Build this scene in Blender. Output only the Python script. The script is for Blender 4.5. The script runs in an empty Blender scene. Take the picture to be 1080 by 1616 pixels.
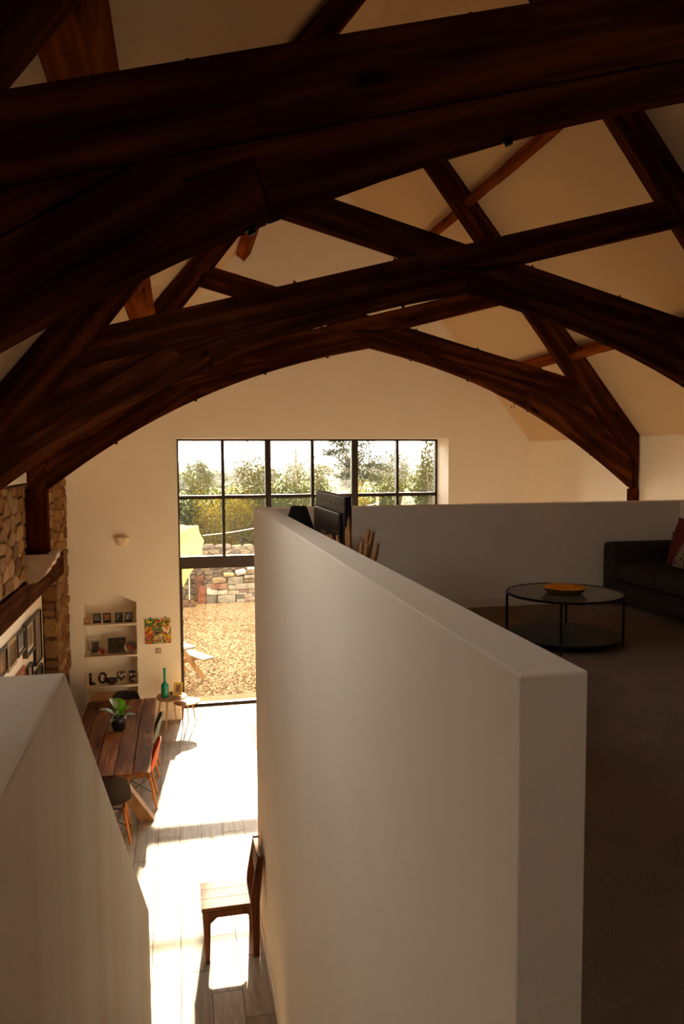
import bpy, math, random
import numpy as np
from mathutils import Vector, Matrix

# ------------------------------------------------------------------ camera
SC = bpy.context.scene
COL = SC.collection
PI = math.pi
EYE = Vector((0, 0, 4.4))
FPX = 1200.0                                  # focal length in pixels of the 1080x1616 frame
YAW, PITCH, ROLL = 0.21314, 0.07096, -0.00482
fwd = Vector((math.sin(YAW) * math.cos(PITCH), math.cos(YAW) * math.cos(PITCH), -math.sin(PITCH)))
rgt = Vector((math.cos(YAW), -math.sin(YAW), 0))
upv = rgt.cross(fwd)
r2 = math.cos(ROLL) * rgt + math.sin(ROLL) * upv
u2 = -math.sin(ROLL) * rgt + math.cos(ROLL) * upv
cd = bpy.data.cameras.new('camera')
cam = bpy.data.objects.new('camera', cd)
COL.objects.link(cam)
cam.matrix_world = Matrix(((r2.x, u2.x, -fwd.x, EYE.x), (r2.y, u2.y, -fwd.y, EYE.y), (r2.z, u2.z, -fwd.z, EYE.z), (0, 0, 0, 1)))
cd.sensor_fit = 'VERTICAL'
cd.sensor_height = 36.0
cd.lens = 36.0 * FPX / 1616.0
cd.clip_start = 0.05
cd.clip_end = 3000
SC.camera = cam

# ------------------------------------------------------------------ light
SKY_COL, SKY_STR = (1.0, 0.91, 0.74), 5.6
SUN_COL, SUN_STR = (1.0, 0.81, 0.53), 12.0
SUN_DIR = Vector((-0.095, -1.0, -0.55))
EXPOSURE = 1.28
W = bpy.data.worlds.new('sky')
SC.world = W
W.use_nodes = True
nt = W.node_tree
bg = nt.nodes['Background']
tc = nt.nodes.new('ShaderNodeTexCoord')
sep = nt.nodes.new('ShaderNodeSeparateXYZ')
rmp = nt.nodes.new('ShaderNodeValToRGB')
rmp.color_ramp.elements[0].position = 0.0
rmp.color_ramp.elements[0].color = (*SKY_COL, 1)
rmp.color_ramp.elements[1].position = 0.7
rmp.color_ramp.elements[1].color = (0.97, 0.93, 0.84, 1)
nt.links.new(tc.outputs['Generated'], sep.inputs[0])
nt.links.new(sep.outputs['Z'], rmp.inputs[0])
nt.links.new(rmp.outputs[0], bg.inputs[0])
bg.inputs[1].default_value = SKY_STR
sd = bpy.data.lights.new('sun', 'SUN')
sd.energy = SUN_STR
sd.color = SUN_COL
sd.angle = math.radians(1.1)
sun = bpy.data.objects.new('sun', sd)
COL.objects.link(sun)
sun.rotation_euler = SUN_DIR.to_track_quat('-Z', 'Y').to_euler()
sun.location = (8, 60, 40)
SC.view_settings.view_transform = 'Standard'
SC.view_settings.look = 'None'
SC.view_settings.exposure = EXPOSURE
SC.view_settings.gamma = 1.0
SC.view_settings.use_curve_mapping = False
cy = SC.cycles
cy.use_denoising = True
cy.max_bounces = 12
cy.diffuse_bounces = 8
cy.glossy_bounces = 4
cy.transparent_max_bounces = 16
cy.sample_clamp_indirect = 6.0
cy.caustics_reflective = False
cy.caustics_refractive = False

# ------------------------------------------------------------------ helpers
def lin(*c):
    return tuple(((v / 255) / 12.92 if v / 255 <= 0.04045 else (((v / 255) + 0.055) / 1.055) ** 2.4) for v in c)
RNG = random.Random(7)

class MB:
    """collects faces; build() links them as ONE mesh object"""
    def __init__(s):
        s.v = []; s.f = []
    def add(s, vs, fs):
        o = len(s.v)
        s.v += [tuple(p) for p in vs]
        s.f += [tuple(i + o for i in f) for f in fs]
        return s
    def box(s, x0, x1, y0, y1, z0, z1):
        return s.add([(x0, y0, z0), (x1, y0, z0), (x1, y1, z0), (x0, y1, z0), (x0, y0, z1), (x1, y0, z1), (x1, y1, z1), (x0, y1, z1)],
                     [(0, 3, 2, 1), (4, 5, 6, 7), (0, 1, 5, 4), (1, 2, 6, 5), (2, 3, 7, 6), (3, 0, 4, 7)])
    def prism(s, poly, a, b, axis='y'):
        """poly = list of 2-D points; extruded from a to b along axis (y: points are x,z; x: points are y,z; z: points are x,y)"""
        n = len(poly)
        area = sum(poly[i][0] * poly[(i + 1) % n][1] - poly[(i + 1) % n][0] * poly[i][1] for i in range(n))
        if area < 0: poly = poly[::-1]
        def P(p, t):
            return (p[0], t, p[1]) if axis == 'y' else ((t, p[0], p[1]) if axis == 'x' else (p[0], p[1], t))
        if a > b: a, b = b, a
        vs = [P(p, a) for p in poly] + [P(p, b) for p in poly]
        fs = [tuple(range(n)), tuple(range(2 * n - 1, n - 1, -1))] + [(i + n, (i + 1) % n + n, (i + 1) % n, i) for i in range(n)]
        if axis != 'y': fs = [f[::-1] for f in fs]
        return s.add(vs, fs)
    def tube(s, pts, rad, n=8, caps=True):
        pts = [Vector(p) for p in pts]
        rad = rad if hasattr(rad, '__len__') else [rad] * len(pts)
        vs = []; ref = None
        for i, p in enumerate(pts):
            d = (pts[min(i + 1, len(pts) - 1)] - pts[max(i - 1, 0)]).normalized()
            if ref is None:
                ref = Vector((0, 0, 1)) if abs(d.z) < 0.9 else Vector((1, 0, 0))
            a = d.cross(ref).normalized(); b = d.cross(a).normalized()
            ref = -b if False else ref
            for k in range(n):
                t = 2 * PI * k / n
                vs.append(p + rad[i] * (math.cos(t) * a + math.sin(t) * b))
        fs = []
        for i in range(len(pts) - 1):
            for k in range(n):
                fs.append((i * n + k, i * n + (k + 1) % n, (i + 1) * n + (k + 1) % n, (i + 1) * n + k))
        if caps:
            fs.append(tuple(range(n - 1, -1, -1)))
            fs.append(tuple((len(pts) - 1) * n + k for k in range(n)))
        return s.add(vs, fs)
    def lathe(s, prof, n=24, c=(0, 0, 0), sx=1, sy=1, bump=None):
        vs = []
        for j, (r, z) in enumerate(prof):
            for k in range(n):
                t = 2 * PI * k / n
                rr = r * (bump(t, j) if bump else 1)
                vs.append((c[0] + rr * math.cos(t) * sx, c[1] + rr * math.sin(t) * sy, c[2] + z))
        fs = []
        for j in range(len(prof) - 1):
            for k in range(n):
                fs.append((j * n + k, j * n + (k + 1) % n, (j + 1) * n + (k + 1) % n, (j + 1) * n + k))
        if prof[0][0] > 1e-5: fs.append(tuple(range(n - 1, -1, -1)))
        if prof[-1][0] > 1e-5: fs.append(tuple((len(prof) - 1) * n + k for k in range(n)))
        return s.add(vs, fs)
    def bar(s, p, q, w, h, up=(0, 0, 1)):
        p = Vector(p); q = Vector(q); d = (q - p).normalized()
        a = d.cross(Vector(up)).normalized() * w / 2; b = a.cross(d).normalized() * h / 2
        vs = [p - a - b, p + a - b, p + a + b, p - a + b, q - a - b, q + a - b, q + a + b, q - a + b]
        return s.add(vs, [(0, 1, 2, 3), (7, 6, 5, 4), (4, 5, 1, 0), (5, 6, 2, 1), (6, 7, 3, 2), (7, 4, 0, 3)])
    def mesh(s, name, smooth=False):
        m = bpy.data.meshes.new(name)
        m.from_pydata(s.v, [], s.f)
        m.update()
        if smooth:
            m.polygons.foreach_set('use_smooth', [True] * len(m.polygons))
        return m
    def build(s, name, mat, parent=None, smooth=False, bevel=0, seg=2, loc=None, rot=None, sub=0):
        o = bpy.data.objects.new(name, s.mesh(name, smooth))
        COL.objects.link(o)
        if mat: o.data.materials.append(mat)
        if parent: o.parent = parent
        if loc: o.location = loc
        if rot: o.rotation_euler = rot
        if bevel:
            b = o.modifiers.new('bevel', 'BEVEL'); b.width = bevel; b.segments = seg; b.limit_method = 'ANGLE'
            if smooth or seg > 2: o.data.polygons.foreach_set('use_smooth', [True] * len(o.data.polygons))
        if sub:
            m = o.modifiers.new('sub', 'SUBSURF'); m.levels = sub; m.render_levels = sub
        return o

def inset(poly, d):
    """move every edge of a simple polygon inwards by d"""
    n = len(poly)
    area = sum(poly[i][0] * poly[(i + 1) % n][1] - poly[(i + 1) % n][0] * poly[i][1] for i in range(n))
    if area < 0: poly = poly[::-1]
    out = []
    for i in range(n):
        p0, p1, p2 = Vector(poly[i - 1]), Vector(poly[i]), Vector(poly[(i + 1) % n])
        e1 = (p1 - p0).normalized(); e2 = (p2 - p1).normalized()
        n1 = Vector((-e1.y, e1.x)); n2 = Vector((-e2.y, e2.x))
        k = 1 + n1.dot(n2)
        m = (n1 + n2) / (k if k > 0.25 else 0.25)
        out.append(tuple(p1 + m * d))
    return out

def tag(o, label, cat, group=None, kind=None):
    if label: o['label'] = label
    if cat: o['category'] = cat
    if group: o['group'] = group
    if kind: o['kind'] = kind
    return o
def empty(name, label, cat, loc=(0, 0, 0), rz=0, group=None):
    o = bpy.data.objects.new(name, None); COL.objects.link(o)
    o.empty_display_size = 0.1
    o.location = loc; o.rotation_euler = (0, 0, rz)
    return tag(o, label, cat, group)
def copy_tree(o, parent=None):
    c = o.copy(); COL.objects.link(c)
    if parent: c.parent = parent
    for ch in [x for x in bpy.data.objects if x.parent == o and x != c]:
        copy_tree(ch, c)
    return c
def struct(mb, name, mat, label, cat, **k):
    return tag(mb.build(name, mat, **k), label, cat, kind='structure')
# ------------------------------------------------------------------ materials
def newmat(name):
    m = bpy.data.materials.new(name); m.use_nodes = True
    t = m.node_tree
    return m, t, t.nodes['Principled BSDF']
def N(t, kind, **kw):
    n = t.nodes.new(kind)
    for k, v in kw.items():
        if k in n.inputs: n.inputs[k].default_value = v
        else: setattr(n, k, v)
    return n
def ramp(t, fac, stops):
    r = t.nodes.new('ShaderNodeValToRGB')
    el = r.color_ramp.elements
    while len(el) < len(stops): el.new(0.5)
    for e, (p, c) in zip(el, stops):
        e.position = p; e.color = (*c[:3], 1)
    t.links.new(fac, r.inputs[0])
    return r.outputs[0]
def coords(t, scale=(1, 1, 1), rand=0.0, kind='Object', rot=(0, 0, 0)):
    tcn = t.nodes.new('ShaderNodeTexCoord')
    mp = t.nodes.new('ShaderNodeMapping')
    mp.inputs['Scale'].default_value = scale
    mp.inputs['Rotation'].default_value = rot
    t.links.new(tcn.outputs[kind], mp.inputs[0])
    if rand:
        oi = t.nodes.new('ShaderNodeObjectInfo')
        mu = t.nodes.new('ShaderNodeVectorMath'); mu.operation = 'SCALE'
        cb = t.nodes.new('ShaderNodeCombineXYZ')
        for i in range(3): t.links.new(oi.outputs['Random'], cb.inputs[i])
        t.links.new(cb.outputs[0], mu.inputs[0]); mu.inputs['Scale'].default_value = rand
        t.links.new(mu.outputs[0], mp.inputs['Location'])
    return mp.outputs[0]
def bump(t, b, h, strength, dist=0.01):
    n = t.nodes.new('ShaderNodeBump')
    n.inputs['Strength'].default_value = strength; n.inputs['Distance'].default_value = dist
    t.links.new(h, n.inputs['Height']); t.links.new(n.outputs[0], b.inputs['Normal'])
def plain(name, col, rough=0.6, metal=0.0, noise=0.0, nscale=8, bmp=0.0, bscale=60, spec=0.5, bdist=0.005):
    m, t, b = newmat(name)
    b.inputs['Base Color'].default_value = (*col, 1)
    b.inputs['Roughness'].default_value = rough
    b.inputs['Metallic'].default_value = metal
    b.inputs['Specular IOR Level'].default_value = spec
    if noise:
        n = N(t, 'ShaderNodeTexNoise', Scale=nscale, Detail=4.0)
        t.links.new(coords(t, rand=20), n.inputs['Vector'])
        lo = tuple(c * (1 - noise) for c in col); hi = tuple(min(1, c * (1 + noise)) for c in col)
        t.links.new(ramp(t, n.outputs[0], [(0.3, lo), (0.7, hi)]), b.inputs['Base Color'])
    if bmp:
        n = N(t, 'ShaderNodeTexNoise', Scale=bscale, Detail=3.0)
        t.links.new(coords(t), n.inputs['Vector'])
        bump(t, b, n.outputs[0], bmp, bdist)
    return m
def timber(name, dark, mid, light, axis=0, rough=0.55, grain=14.0, spec=0.35, knots=True, bstr=0.25):
    """wood with its grain along the object's local axis"""
    m, t, b = newmat(name)
    s = [grain, grain, grain]; s[axis] = grain * 0.06
    v = coords(t, tuple(s), rand=40)
    n = N(t, 'ShaderNodeTexNoise', Scale=1.0, Detail=6.0, Roughness=0.6, Distortion=0.8)
    t.links.new(v, n.inputs['Vector'])
    s2 = [3.0] * 3; s2[axis] = 0.7
    v2 = coords(t, tuple(s2), rand=30)
    n2 = N(t, 'ShaderNodeTexNoise', Scale=1.0, Detail=2.0, Distortion=1.5)
    t.links.new(v2, n2.inputs['Vector'])
    mx = N(t, 'ShaderNodeMath', operation='ADD'); mx.use_clamp = False
    wv = N(t, 'ShaderNodeTexWave', Scale=1.0, Distortion=7.0, Detail=2.0); wv.inputs['Detail Scale'].default_value = 0.6
    wv.bands_direction = 'Z' if axis != 2 else 'X'
    s4 = [2.2] * 3; s4[axis] = 0.5
    t.links.new(coords(t, tuple(s4), rand=17), wv.inputs['Vector'])
    m1 = N(t, 'ShaderNodeMath', operation='MULTIPLY_ADD'); m1.inputs[1].default_value = 0.22; m1.inputs[2].default_value = -0.11
    t.links.new(wv.outputs[1], m1.inputs[0])
    m2 = N(t, 'ShaderNodeMath', operation='ADD'); t.links.new(m1.outputs[0], m2.inputs[0]); t.links.new(n2.outputs[0], m2.inputs[1])
    t.links.new(n.outputs[0], mx.inputs[0]); t.links.new(m2.outputs[0], mx.inputs[1])
    hf = N(t, 'ShaderNodeMath', operation='MULTIPLY'); hf.inputs[1].default_value = 0.5
    t.links.new(mx.outputs[0], hf.inputs[0])
    c = ramp(t, hf.outputs[0], [(0.33, dark), (0.5, mid), (0.66, light)])
    if knots:
        s3 = [5.0] * 3; s3[axis] = 1.6
        vo = N(t, 'ShaderNodeTexVoronoi', Scale=1.0)
        t.links.new(coords(t, tuple(s3), rand=11), vo.inputs['Vector'])
        k = ramp(t, vo.outputs['Distance'], [(0.06, (1, 1, 1)), (0.16, (0, 0, 0))])
        mk = N(t, 'ShaderNodeMixRGB'); mk.inputs[2].default_value = (*[x * 0.5 for x in dark], 1)
        t.links.new(k, mk.inputs[0]); t.links.new(c, mk.inputs[1]); c = mk.outputs[0]
    t.links.new(c, b.inputs['Base Color'])
    b.inputs['Roughness'].default_value = rough
    b.inputs['Specular IOR Level'].default_value = spec
    bump(t, b, n.outputs[0], bstr, 0.004)
    return m

PLASTER = plain('plaster', lin(246, 237, 222), 0.85, noise=0.025, nscale=1.5, bmp=0.12, bscale=45, spec=0.25)
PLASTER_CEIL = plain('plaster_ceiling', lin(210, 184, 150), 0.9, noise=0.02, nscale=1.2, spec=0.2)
# hand-trowelled plaster of the stair wall: fine upright ridges, streaked brownish to pale
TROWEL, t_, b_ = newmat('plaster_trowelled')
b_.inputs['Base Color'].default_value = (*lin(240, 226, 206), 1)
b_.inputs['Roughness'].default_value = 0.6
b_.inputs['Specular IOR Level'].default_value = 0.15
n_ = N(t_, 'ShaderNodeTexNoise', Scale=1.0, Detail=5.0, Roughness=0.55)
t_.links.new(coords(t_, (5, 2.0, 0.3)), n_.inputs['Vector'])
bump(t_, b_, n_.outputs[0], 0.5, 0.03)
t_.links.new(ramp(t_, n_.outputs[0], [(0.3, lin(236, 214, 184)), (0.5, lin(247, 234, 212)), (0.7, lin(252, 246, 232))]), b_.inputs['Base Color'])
TRIM_WHITE = plain('painted_trim', lin(238, 228, 210), 0.45)
OAK = timber('dark_truss_timber', lin(42, 21, 12), lin(66, 33, 18), lin(106, 56, 30), 0, 0.9, 26, 0.0)
OAK_POST = timber('dark_post_timber', lin(34, 14, 8), lin(62, 26, 14), lin(92, 42, 21), 2, 0.9, 26, 0.0)
PURLIN_W = timber('purlin_timber', lin(74, 36, 15), lin(116, 60, 26), lin(146, 80, 36), 1, 0.9, 16, 0.0)
LINTEL_W = timber('lintel_timber', lin(44, 26, 17), lin(66, 40, 27), lin(84, 53, 36), 1, 0.9, 18, 0.0)
IRON = plain('black_iron', lin(18, 15, 13), 0.5, 0.6)
FRAME_M = plain('dark_bronze_window_frame', lin(46, 32, 22), 0.45, 0.2)
DARKMETAL = plain('black_metal', lin(16, 15, 14), 0.42, 0.5)

def floor_tile_mat():
    m, t, b = newmat('wood_look_tile')
    oi = t.nodes.new('ShaderNodeObjectInfo')
    n = N(t, 'ShaderNodeTexNoise', Scale=1.0, Detail=6.0, Roughness=0.6, Distortion=0.6)
    t.links.new(coords(t, (26, 2.2, 20), rand=50), n.inputs['Vector'])
    c = ramp(t, n.outputs[0], [(0.3, lin(140, 122, 104)), (0.52, lin(162, 145, 126)), (0.72, lin(176, 160, 142))])
    hs = N(t, 'ShaderNodeHueSaturation')
    mr = N(t, 'ShaderNodeMapRange'); mr.inputs['To Min'].default_value = 0.82; mr.inputs['To Max'].default_value = 1.12
    t.links.new(oi.outputs['Random'], mr.inputs[0]); t.links.new(mr.outputs[0], hs.inputs['Value'])
    t.links.new(c, hs.inputs['Color']); t.links.new(hs.outputs[0], b.inputs['Base Color'])
    b.inputs['Roughness'].default_value = 0.42
    b.inputs['Specular IOR Level'].default_value = 0.15
    bump(t, b, n.outputs[0], 0.08, 0.003)
    return m
TILE = floor_tile_mat()
GROUT = plain('grout', lin(84, 58, 38), 0.95)

def stone_mat(name, cols, sat=0.0):
    m, t, b = newmat(name)
    oi = t.nodes.new('ShaderNodeObjectInfo')
    stops = [(i / (len(cols) - 1), c) for i, c in enumerate(cols)]
    base = ramp(t, oi.outputs['Random'], stops)
    n = N(t, 'ShaderNodeTexNoise', Scale=9.0, Detail=6.0, Roughness=0.65)
    t.links.new(coords(t, rand=30), n.inputs['Vector'])
    v = ramp(t, n.outputs[0], [(0.3, (0.55, 0.52, 0.5)), (0.65, (1.08, 1.05, 1.0))])
    mx = N(t, 'ShaderNodeMixRGB', blend_type='MULTIPLY'); mx.inputs[0].default_value = 0.9
    t.links.new(base, mx.inputs[1]); t.links.new(v, mx.inputs[2])
    t.links.new(mx.outputs[0], b.inputs['Base Color'])
    b.inputs['Roughness'].default_value = 0.95
    b.inputs['Specular IOR Level'].default_value = 0.15
    bump(t, b, n.outputs[0], 0.7, 0.03)
    return m
STONE_IN = stone_mat('rubble_stone', [lin(126, 96, 60), lin(158, 124, 82), lin(110, 78, 46), lin(170, 140, 98), lin(128, 82, 48), lin(144, 112, 74)])
STONE_OUT = stone_mat('yard_stone', [lin(80, 70, 60), lin(100, 88, 74), lin(70, 60, 52), lin(116, 100, 80), lin(88, 74, 62)])
MORTAR = plain('mortar', lin(84, 58, 36), 0.95, noise=0.3, nscale=20)
MORTAR_OUT = plain('yard_mortar', lin(74, 64, 54), 0.95, noise=0.3, nscale=20)

# ------------------------------------------------------------------ room: measured planes (metres)
XL, XR, YE = -1.76, 6.32, 12.90             # left stone wall, right wall, end wall
YG = 13.56                                   # glass plane
RX, RZ = 2.42, 9.48                          # ridge
EAVE_R, EAVE_L = 4.68, 4.42
LZ = 2.937                                   # loft floor
PT = 3.947                                   # parapet top
PX0, PX1 = 0.69, 0.846                       # loft side parapet
YB = -4.0

# --- ground floor: grout bed + plank tiles
fl = struct(MB().box(XL - 0.3, XR + 0.3, YB, YE + 0.62, -0.12, -0.006), 'floor', GROUT, 'ground floor of pale grey brown wood look plank tiles, sunlit', 'floor')
TW, TL = 0.2483, 0.764
tile_me = MB().box(-TW / 2 + 0.003, TW / 2 - 0.003, -TL / 2 + 0.003, TL / 2 - 0.003, -0.01, 0).mesh('tile')
tile_me.materials.append(TILE)
phase = {-3: 8.617, -2: 7.849, -1: 7.557, 0: 7.294, 1: 6.359, 2: 6.831, 3: 6.50, 4: 7.0}
for k in range(-7, 8):
    xc = -0.05 + (k - 0.5) * TW + 0.0
    # column k lies between x = -0.05+(k-1)*TW and -0.05+k*TW
    y = phase.get(k, 7.0 + (k * 0.317) % TL)
    while y > 4.6: y -= TL
    while y < YE + 0.55:
        o = bpy.data.objects.new('tile', tile_me); COL.objects.link(o); o.parent = fl
        y1 = min(y + TL, YE + 0.62)
        o.location = (xc, (y + y1) / 2, 0)
        o.scale = (1, (y1 - y) / TL, 1)
        y += TL

# --- end wall with window opening and house-shaped niche
def gable(x): return RZ - (RX - x) * (RZ - EAVE_L) / (RX - XL) if x < RX else RZ - (x - RX) * (RZ - EAVE_R) / (XR - RX)
we = MB()
WX0, WX1, WZ = 0.0, 4.745, 4.74
NX0, NX1, NZ, NA, NXM = -1.552, -0.707, 2.034, 2.245, -1.137
y0, y1, y2 = YE, YE + 0.46, YE + 0.72
# front leaf left of the window, around the niche
we.prism([(XL - 0.3, 0), (NX0, 0), (NX0, NZ), (XL - 0.3, NZ)], y0, y1)
we.prism([(NX1, 0), (WX0, 0), (WX0, NZ), (NX1, NZ)], y0, y1)
we.prism([(XL - 0.3, NZ), (NX0, NZ), (NXM, NA), (NXM, gable(-1.137)), (XL - 0.3, gable(XL - 0.3))], y0, y1)
we.prism([(NXM, NA), (NX1, NZ), (WX0, NZ), (WX0, gable(WX0)), (NXM, gable(-1.137))], y0, y1)
we.prism([(XL - 0.3, 0), (WX0, 0), (WX0, gable(WX0)), (XL - 0.3, gable(XL - 0.3))], y1, y2)
we.prism([(WX0, WZ), (WX1, WZ), (WX1, gable(WX1)), (RX, RZ), (WX0, gable(WX0))], y0, y2)
we.prism([(WX1, 0), (XR + 0.25, 0), (XR + 0.25, gable(XR + 0.25)), (WX1, gable(WX1))], y0, y2)
struct(we, 'wall_end', PLASTER, 'cream plastered gable end wall around the big window', 'wall')
struct(MB().box(-0.70, -0.02, YE - 0.018, YE, 0, 0.16), 'baseboard_end', TRIM_WHITE, 'white skirting board below the teal bottle table', 'skirting', bevel=0.004)
# niche shelves are fixed in the wall
sh = empty('alcove_shelves', 'four white shelves built into the house shaped alcove', 'shelf', (NXM, YE, 0))
for z in (1.686, 1.16, 0.655, 0.16):
    MB().box(NX0 + 0.002 - NXM, NX1 - 0.002 - NXM, -0.006, 0.458, z - 0.032, z).build('shelf_board', TRIM_WHITE, sh, bevel=0.004)

# --- left wall: rubble stone with a recessed, plastered opening
wl = MB()
OY0, OY1, OZ = 8.1, 11.76, 2.66
wl.box(XL - 0.45, XL - 0.03, YB, OY0, 0, 4.12)
wl.box(XL - 0.45, XL - 0.03, OY1, YE + 0.02, 0, 4.12)
wl.box(XL - 0.45, XL - 0.03, OY0, OY1, OZ, 4.12)
wls = struct(wl, 'wall_left', MORTAR, 'rough brown rubble stone side wall above the dining table', 'wall')
struct(MB().box(XL - 0.5, XL - 0.225, OY0 - 0.2, OY1 + 0.01, 0, OZ + 0.02), 'wall_recess', PLASTER, 'white plastered recess panel behind the hung pictures', 'wall')
struct(MB().box(XL - 0.45, XL - 0.02, YB, YE, 4.12, 4.5), 'wall_left_upper', PLASTER, 'cream plaster band on top of the stone wall', 'wall')

def stone_mesh(seed, depth_round=0.35):
    r = random.Random(seed)
    n = 10
    out = []
    for k in range(n):
        a = 2 * PI * (k + 0.5) / n
        c, s_ = math.cos(a), math.sin(a)
        q = 1 / max(abs(c), abs(s_))
        q = min(q, 1.22)
        out.append((c * q * 0.5 * r.uniform(0.9, 1.02), s_ * q * 0.5 * r.uniform(0.9, 1.02)))
    v = [(x, 0.6, z) for x, z in out] + [(x * 0.97, -0.3, z * 0.96) for x, z in out] + [(x * 0.85 + r.uniform(-.03, .03), -0.85 + r.uniform(-.2, .15), z * 0.84 + r.uniform(-.02, .02)) for x, z in out] + [(r.uniform(-.1, .1), -1.0, r.uniform(-.1, .1))]
    f = []
    for k in range(n):
        k2 = (k + 1) % n
        f += [(k, k2, n + k2, n + k), (n + k, n + k2, 2 * n + k2, 2 * n + k), (2 * n + k, 2 * n + k2, 3 * n)]
    return MB().add(v, f).mesh('stone')
STONES_IN = [stone_mesh(i) for i in range(8)]
for m_ in STONES_IN: m_.materials.append(STONE_IN)
STONES_OUT = [stone_mesh(i + 50) for i in range(6)]
for m_ in STONES_OUT: m_.materials.append(STONE_OUT)

def lay(parent, meshes, place, u0, u1, v0, v1, hr, wr, depth, seed, skip=None, gap=0.012):
    r = random.Random(seed); v = v0; n = 0
    while v < v1 - 0.04:
        h = min(r.uniform(*hr), v1 - v)
        u = u0 - r.uniform(0, 0.2)
        while u < u1 - 0.02:
            w = r.uniform(*wr) * (0.7 + 0.6 * h / hr[1])
            a, b = max(u, u0), min(u + w, u1)
            u += w
            if b - a < 0.05: continue
            parts = [(v, h)] if r.random() > 0.22 or h < 0.15 else [(v, h * 0.52), (v + h * 0.52, h * 0.48)]
            for (vv, hh) in parts:
                uc, vc = (a + b) / 2, vv + hh / 2
                if skip and skip(a, b, vv, vv + hh): continue
                o = bpy.data.objects.new('stone', meshes[r.randrange(len(meshes))]); COL.objects.link(o)
                o.parent = parent
                o.scale = (max(0.03, b - a - gap), depth * r.uniform(0.75, 1.25), max(0.03, hh - gap))
                loc, rz = place(uc, vc)
                o.location = loc; o.rotation_euler = (0, r.uniform(-0.05, 0.05), rz)
                n += 1
        v += h
    return n
def clip(poly, px, pz, nx, nz):
    """keep the part of a polygon where (p - (px,pz)).n <= 0"""
    out = []
    for k in range(len(poly)):
        a, b = poly[k], poly[(k + 1) % len(poly)]
        da = (a[0] - px) * nx + (a[1] - pz) * nz; db = (b[0] - px) * nx + (b[1] - pz) * nz
        if da <= 0: out.append(a)
        if (da < 0) != (db < 0) and abs(da - db) > 1e-12:
            t = da / (da - db); out.append((a[0] + (b[0] - a[0]) * t, a[1] + (b[1] - a[1]) * t))
    return out
def rubble(parent, mat, place, u0, u1, v0, v1, w, h, depth, seed, skip=None, gap=0.007):
    """irregular rubble walling: cells of a jittered, coursed point set, each cell one stone"""
    r = random.Random(seed); pts = []; j = 0; v = v0 + h / 2
    while v < v1 + h:
        u = u0 - w * r.random()
        while u < u1 + w:
            ww = w * r.uniform(0.6, 1.5)
            pts.append((u + ww / 2, v + r.uniform(-0.3, 0.3) * h))
            if ww > 1.15 * w and r.random() < 0.5: pts.append((u + ww / 2 + r.uniform(-.1, .1) * w, v + h * r.uniform(0.35, 0.5)))
            u += ww
        v += h * r.uniform(0.85, 1.15)
    k_ = w / h * 0.75
    n = 0
    for i, (pu, pv) in enumerate(pts):
        poly = [(max(u0, pu - 2 * w), max(v0, pv - 2 * h)), (min(u1, pu + 2 * w), max(v0, pv - 2 * h)), (min(u1, pu + 2 * w), min(v1, pv + 2 * h)), (max(u0, pu - 2 * w), min(v1, pv + 2 * h))]
        if poly[0][0] >= poly[1][0] or poly[0][1] >= poly[2][1]: continue
        for q, (qu, qv) in enumerate(pts):
            if q == i or abs(qu - pu) > 3 * w or abs(qv - pv) > 3.5 * h: continue
            du, dv = qu - pu, (qv - pv) * k_ * k_
            poly = clip(poly, (pu + qu) / 2, (pv + qv) / 2, du, dv)
            if len(poly) < 3: break
        if len(poly) < 3: continue
        cu = sum(p[0] for p in poly) / len(poly); cv = sum(p[1] for p in poly) / len(poly)
        ru = max(p[0] for p in poly) - min(p[0] for p in poly); rv = max(p[1] for p in poly) - min(p[1] for p in poly)
        if ru < 0.05 or rv < 0.04: continue
        if skip and skip(min(p[0] for p in poly), max(p[0] for p in poly), min(p[1] for p in poly), max(p[1] for p in poly)): continue
        # cut the corners, pull the joints open
        pp = []
        for a in range(len(poly)):
            p, c, q = Vector(poly[a - 1]), Vector(poly[a]), Vector(poly[(a + 1) % len(poly)])
            if (p - c).length < 0.02 and (q - c).length < 0.02: pp.append(c); continue
            pp += [c.lerp(p, min(0.3, 0.03 / max((p - c).length, 1e-3))), c.lerp(q, min(0.3, 0.03 / max((q - c).length, 1e-3)))]
        fu, fv = max(0.5, 1 - 2 * gap / ru), max(0.5, 1 - 2 * gap / rv)
        o_ = [((p.x - cu) * fu + r.uniform(-.004, .004), (p.y - cv) * fv + r.uniform(-.004, .004)) for p in pp]
        m = len(o_); D = depth * r.uniform(0.7, 1.3)
        tilt_u, tilt_v = r.uniform(-.25, .25) * D / max(ru, .1), r.uniform(-.25, .25) * D / max(rv, .1)
        vs = [(x, 0.02, z) for x, z in o_] + [(x, -D * 0.5, z) for x, z in o_] + [(x * 0.86, -D * r.uniform(0.9, 1.05) + x * tilt_u + z * tilt_v, z * 0.84) for x, z in o_]
        fs = [tuple(range(3 * m - 1, 2 * m - 1, -1))]
        for a in range(m):
            b = (a + 1) % m
            fs += [(a, a + m, b + m, b), (a + m, a + 2 * m, b + 2 * m, b + m)]
        fs = [f[::-1] for f in fs]
        loc, rz = place(cu, cv)
        o = MB().add(vs, fs).build('stone', mat, parent, loc=loc, rot=(0, 0, rz))
        n += 1
    return n
def on_left(u, v): return (XL - 0.015, u, v), PI / 2
on_left = lambda u, v: ((XL - 0.03, u, v), PI / 2)
rubble(wls, STONE_IN, on_left, 6.2, YE - 0.01, 2.972, 4.10, 0.33, 0.165, 0.035, 3)
rubble(wls, STONE_IN, on_left, 12.37, YE - 0.01, 1.0, 2.968, 0.3, 0.165, 0.035, 5)
rubble(wls, STONE_IN, on_left, OY1 + 0.01, 12.365, 1.0, 2.635, 0.3, 0.165, 0.035, 6)
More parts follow.
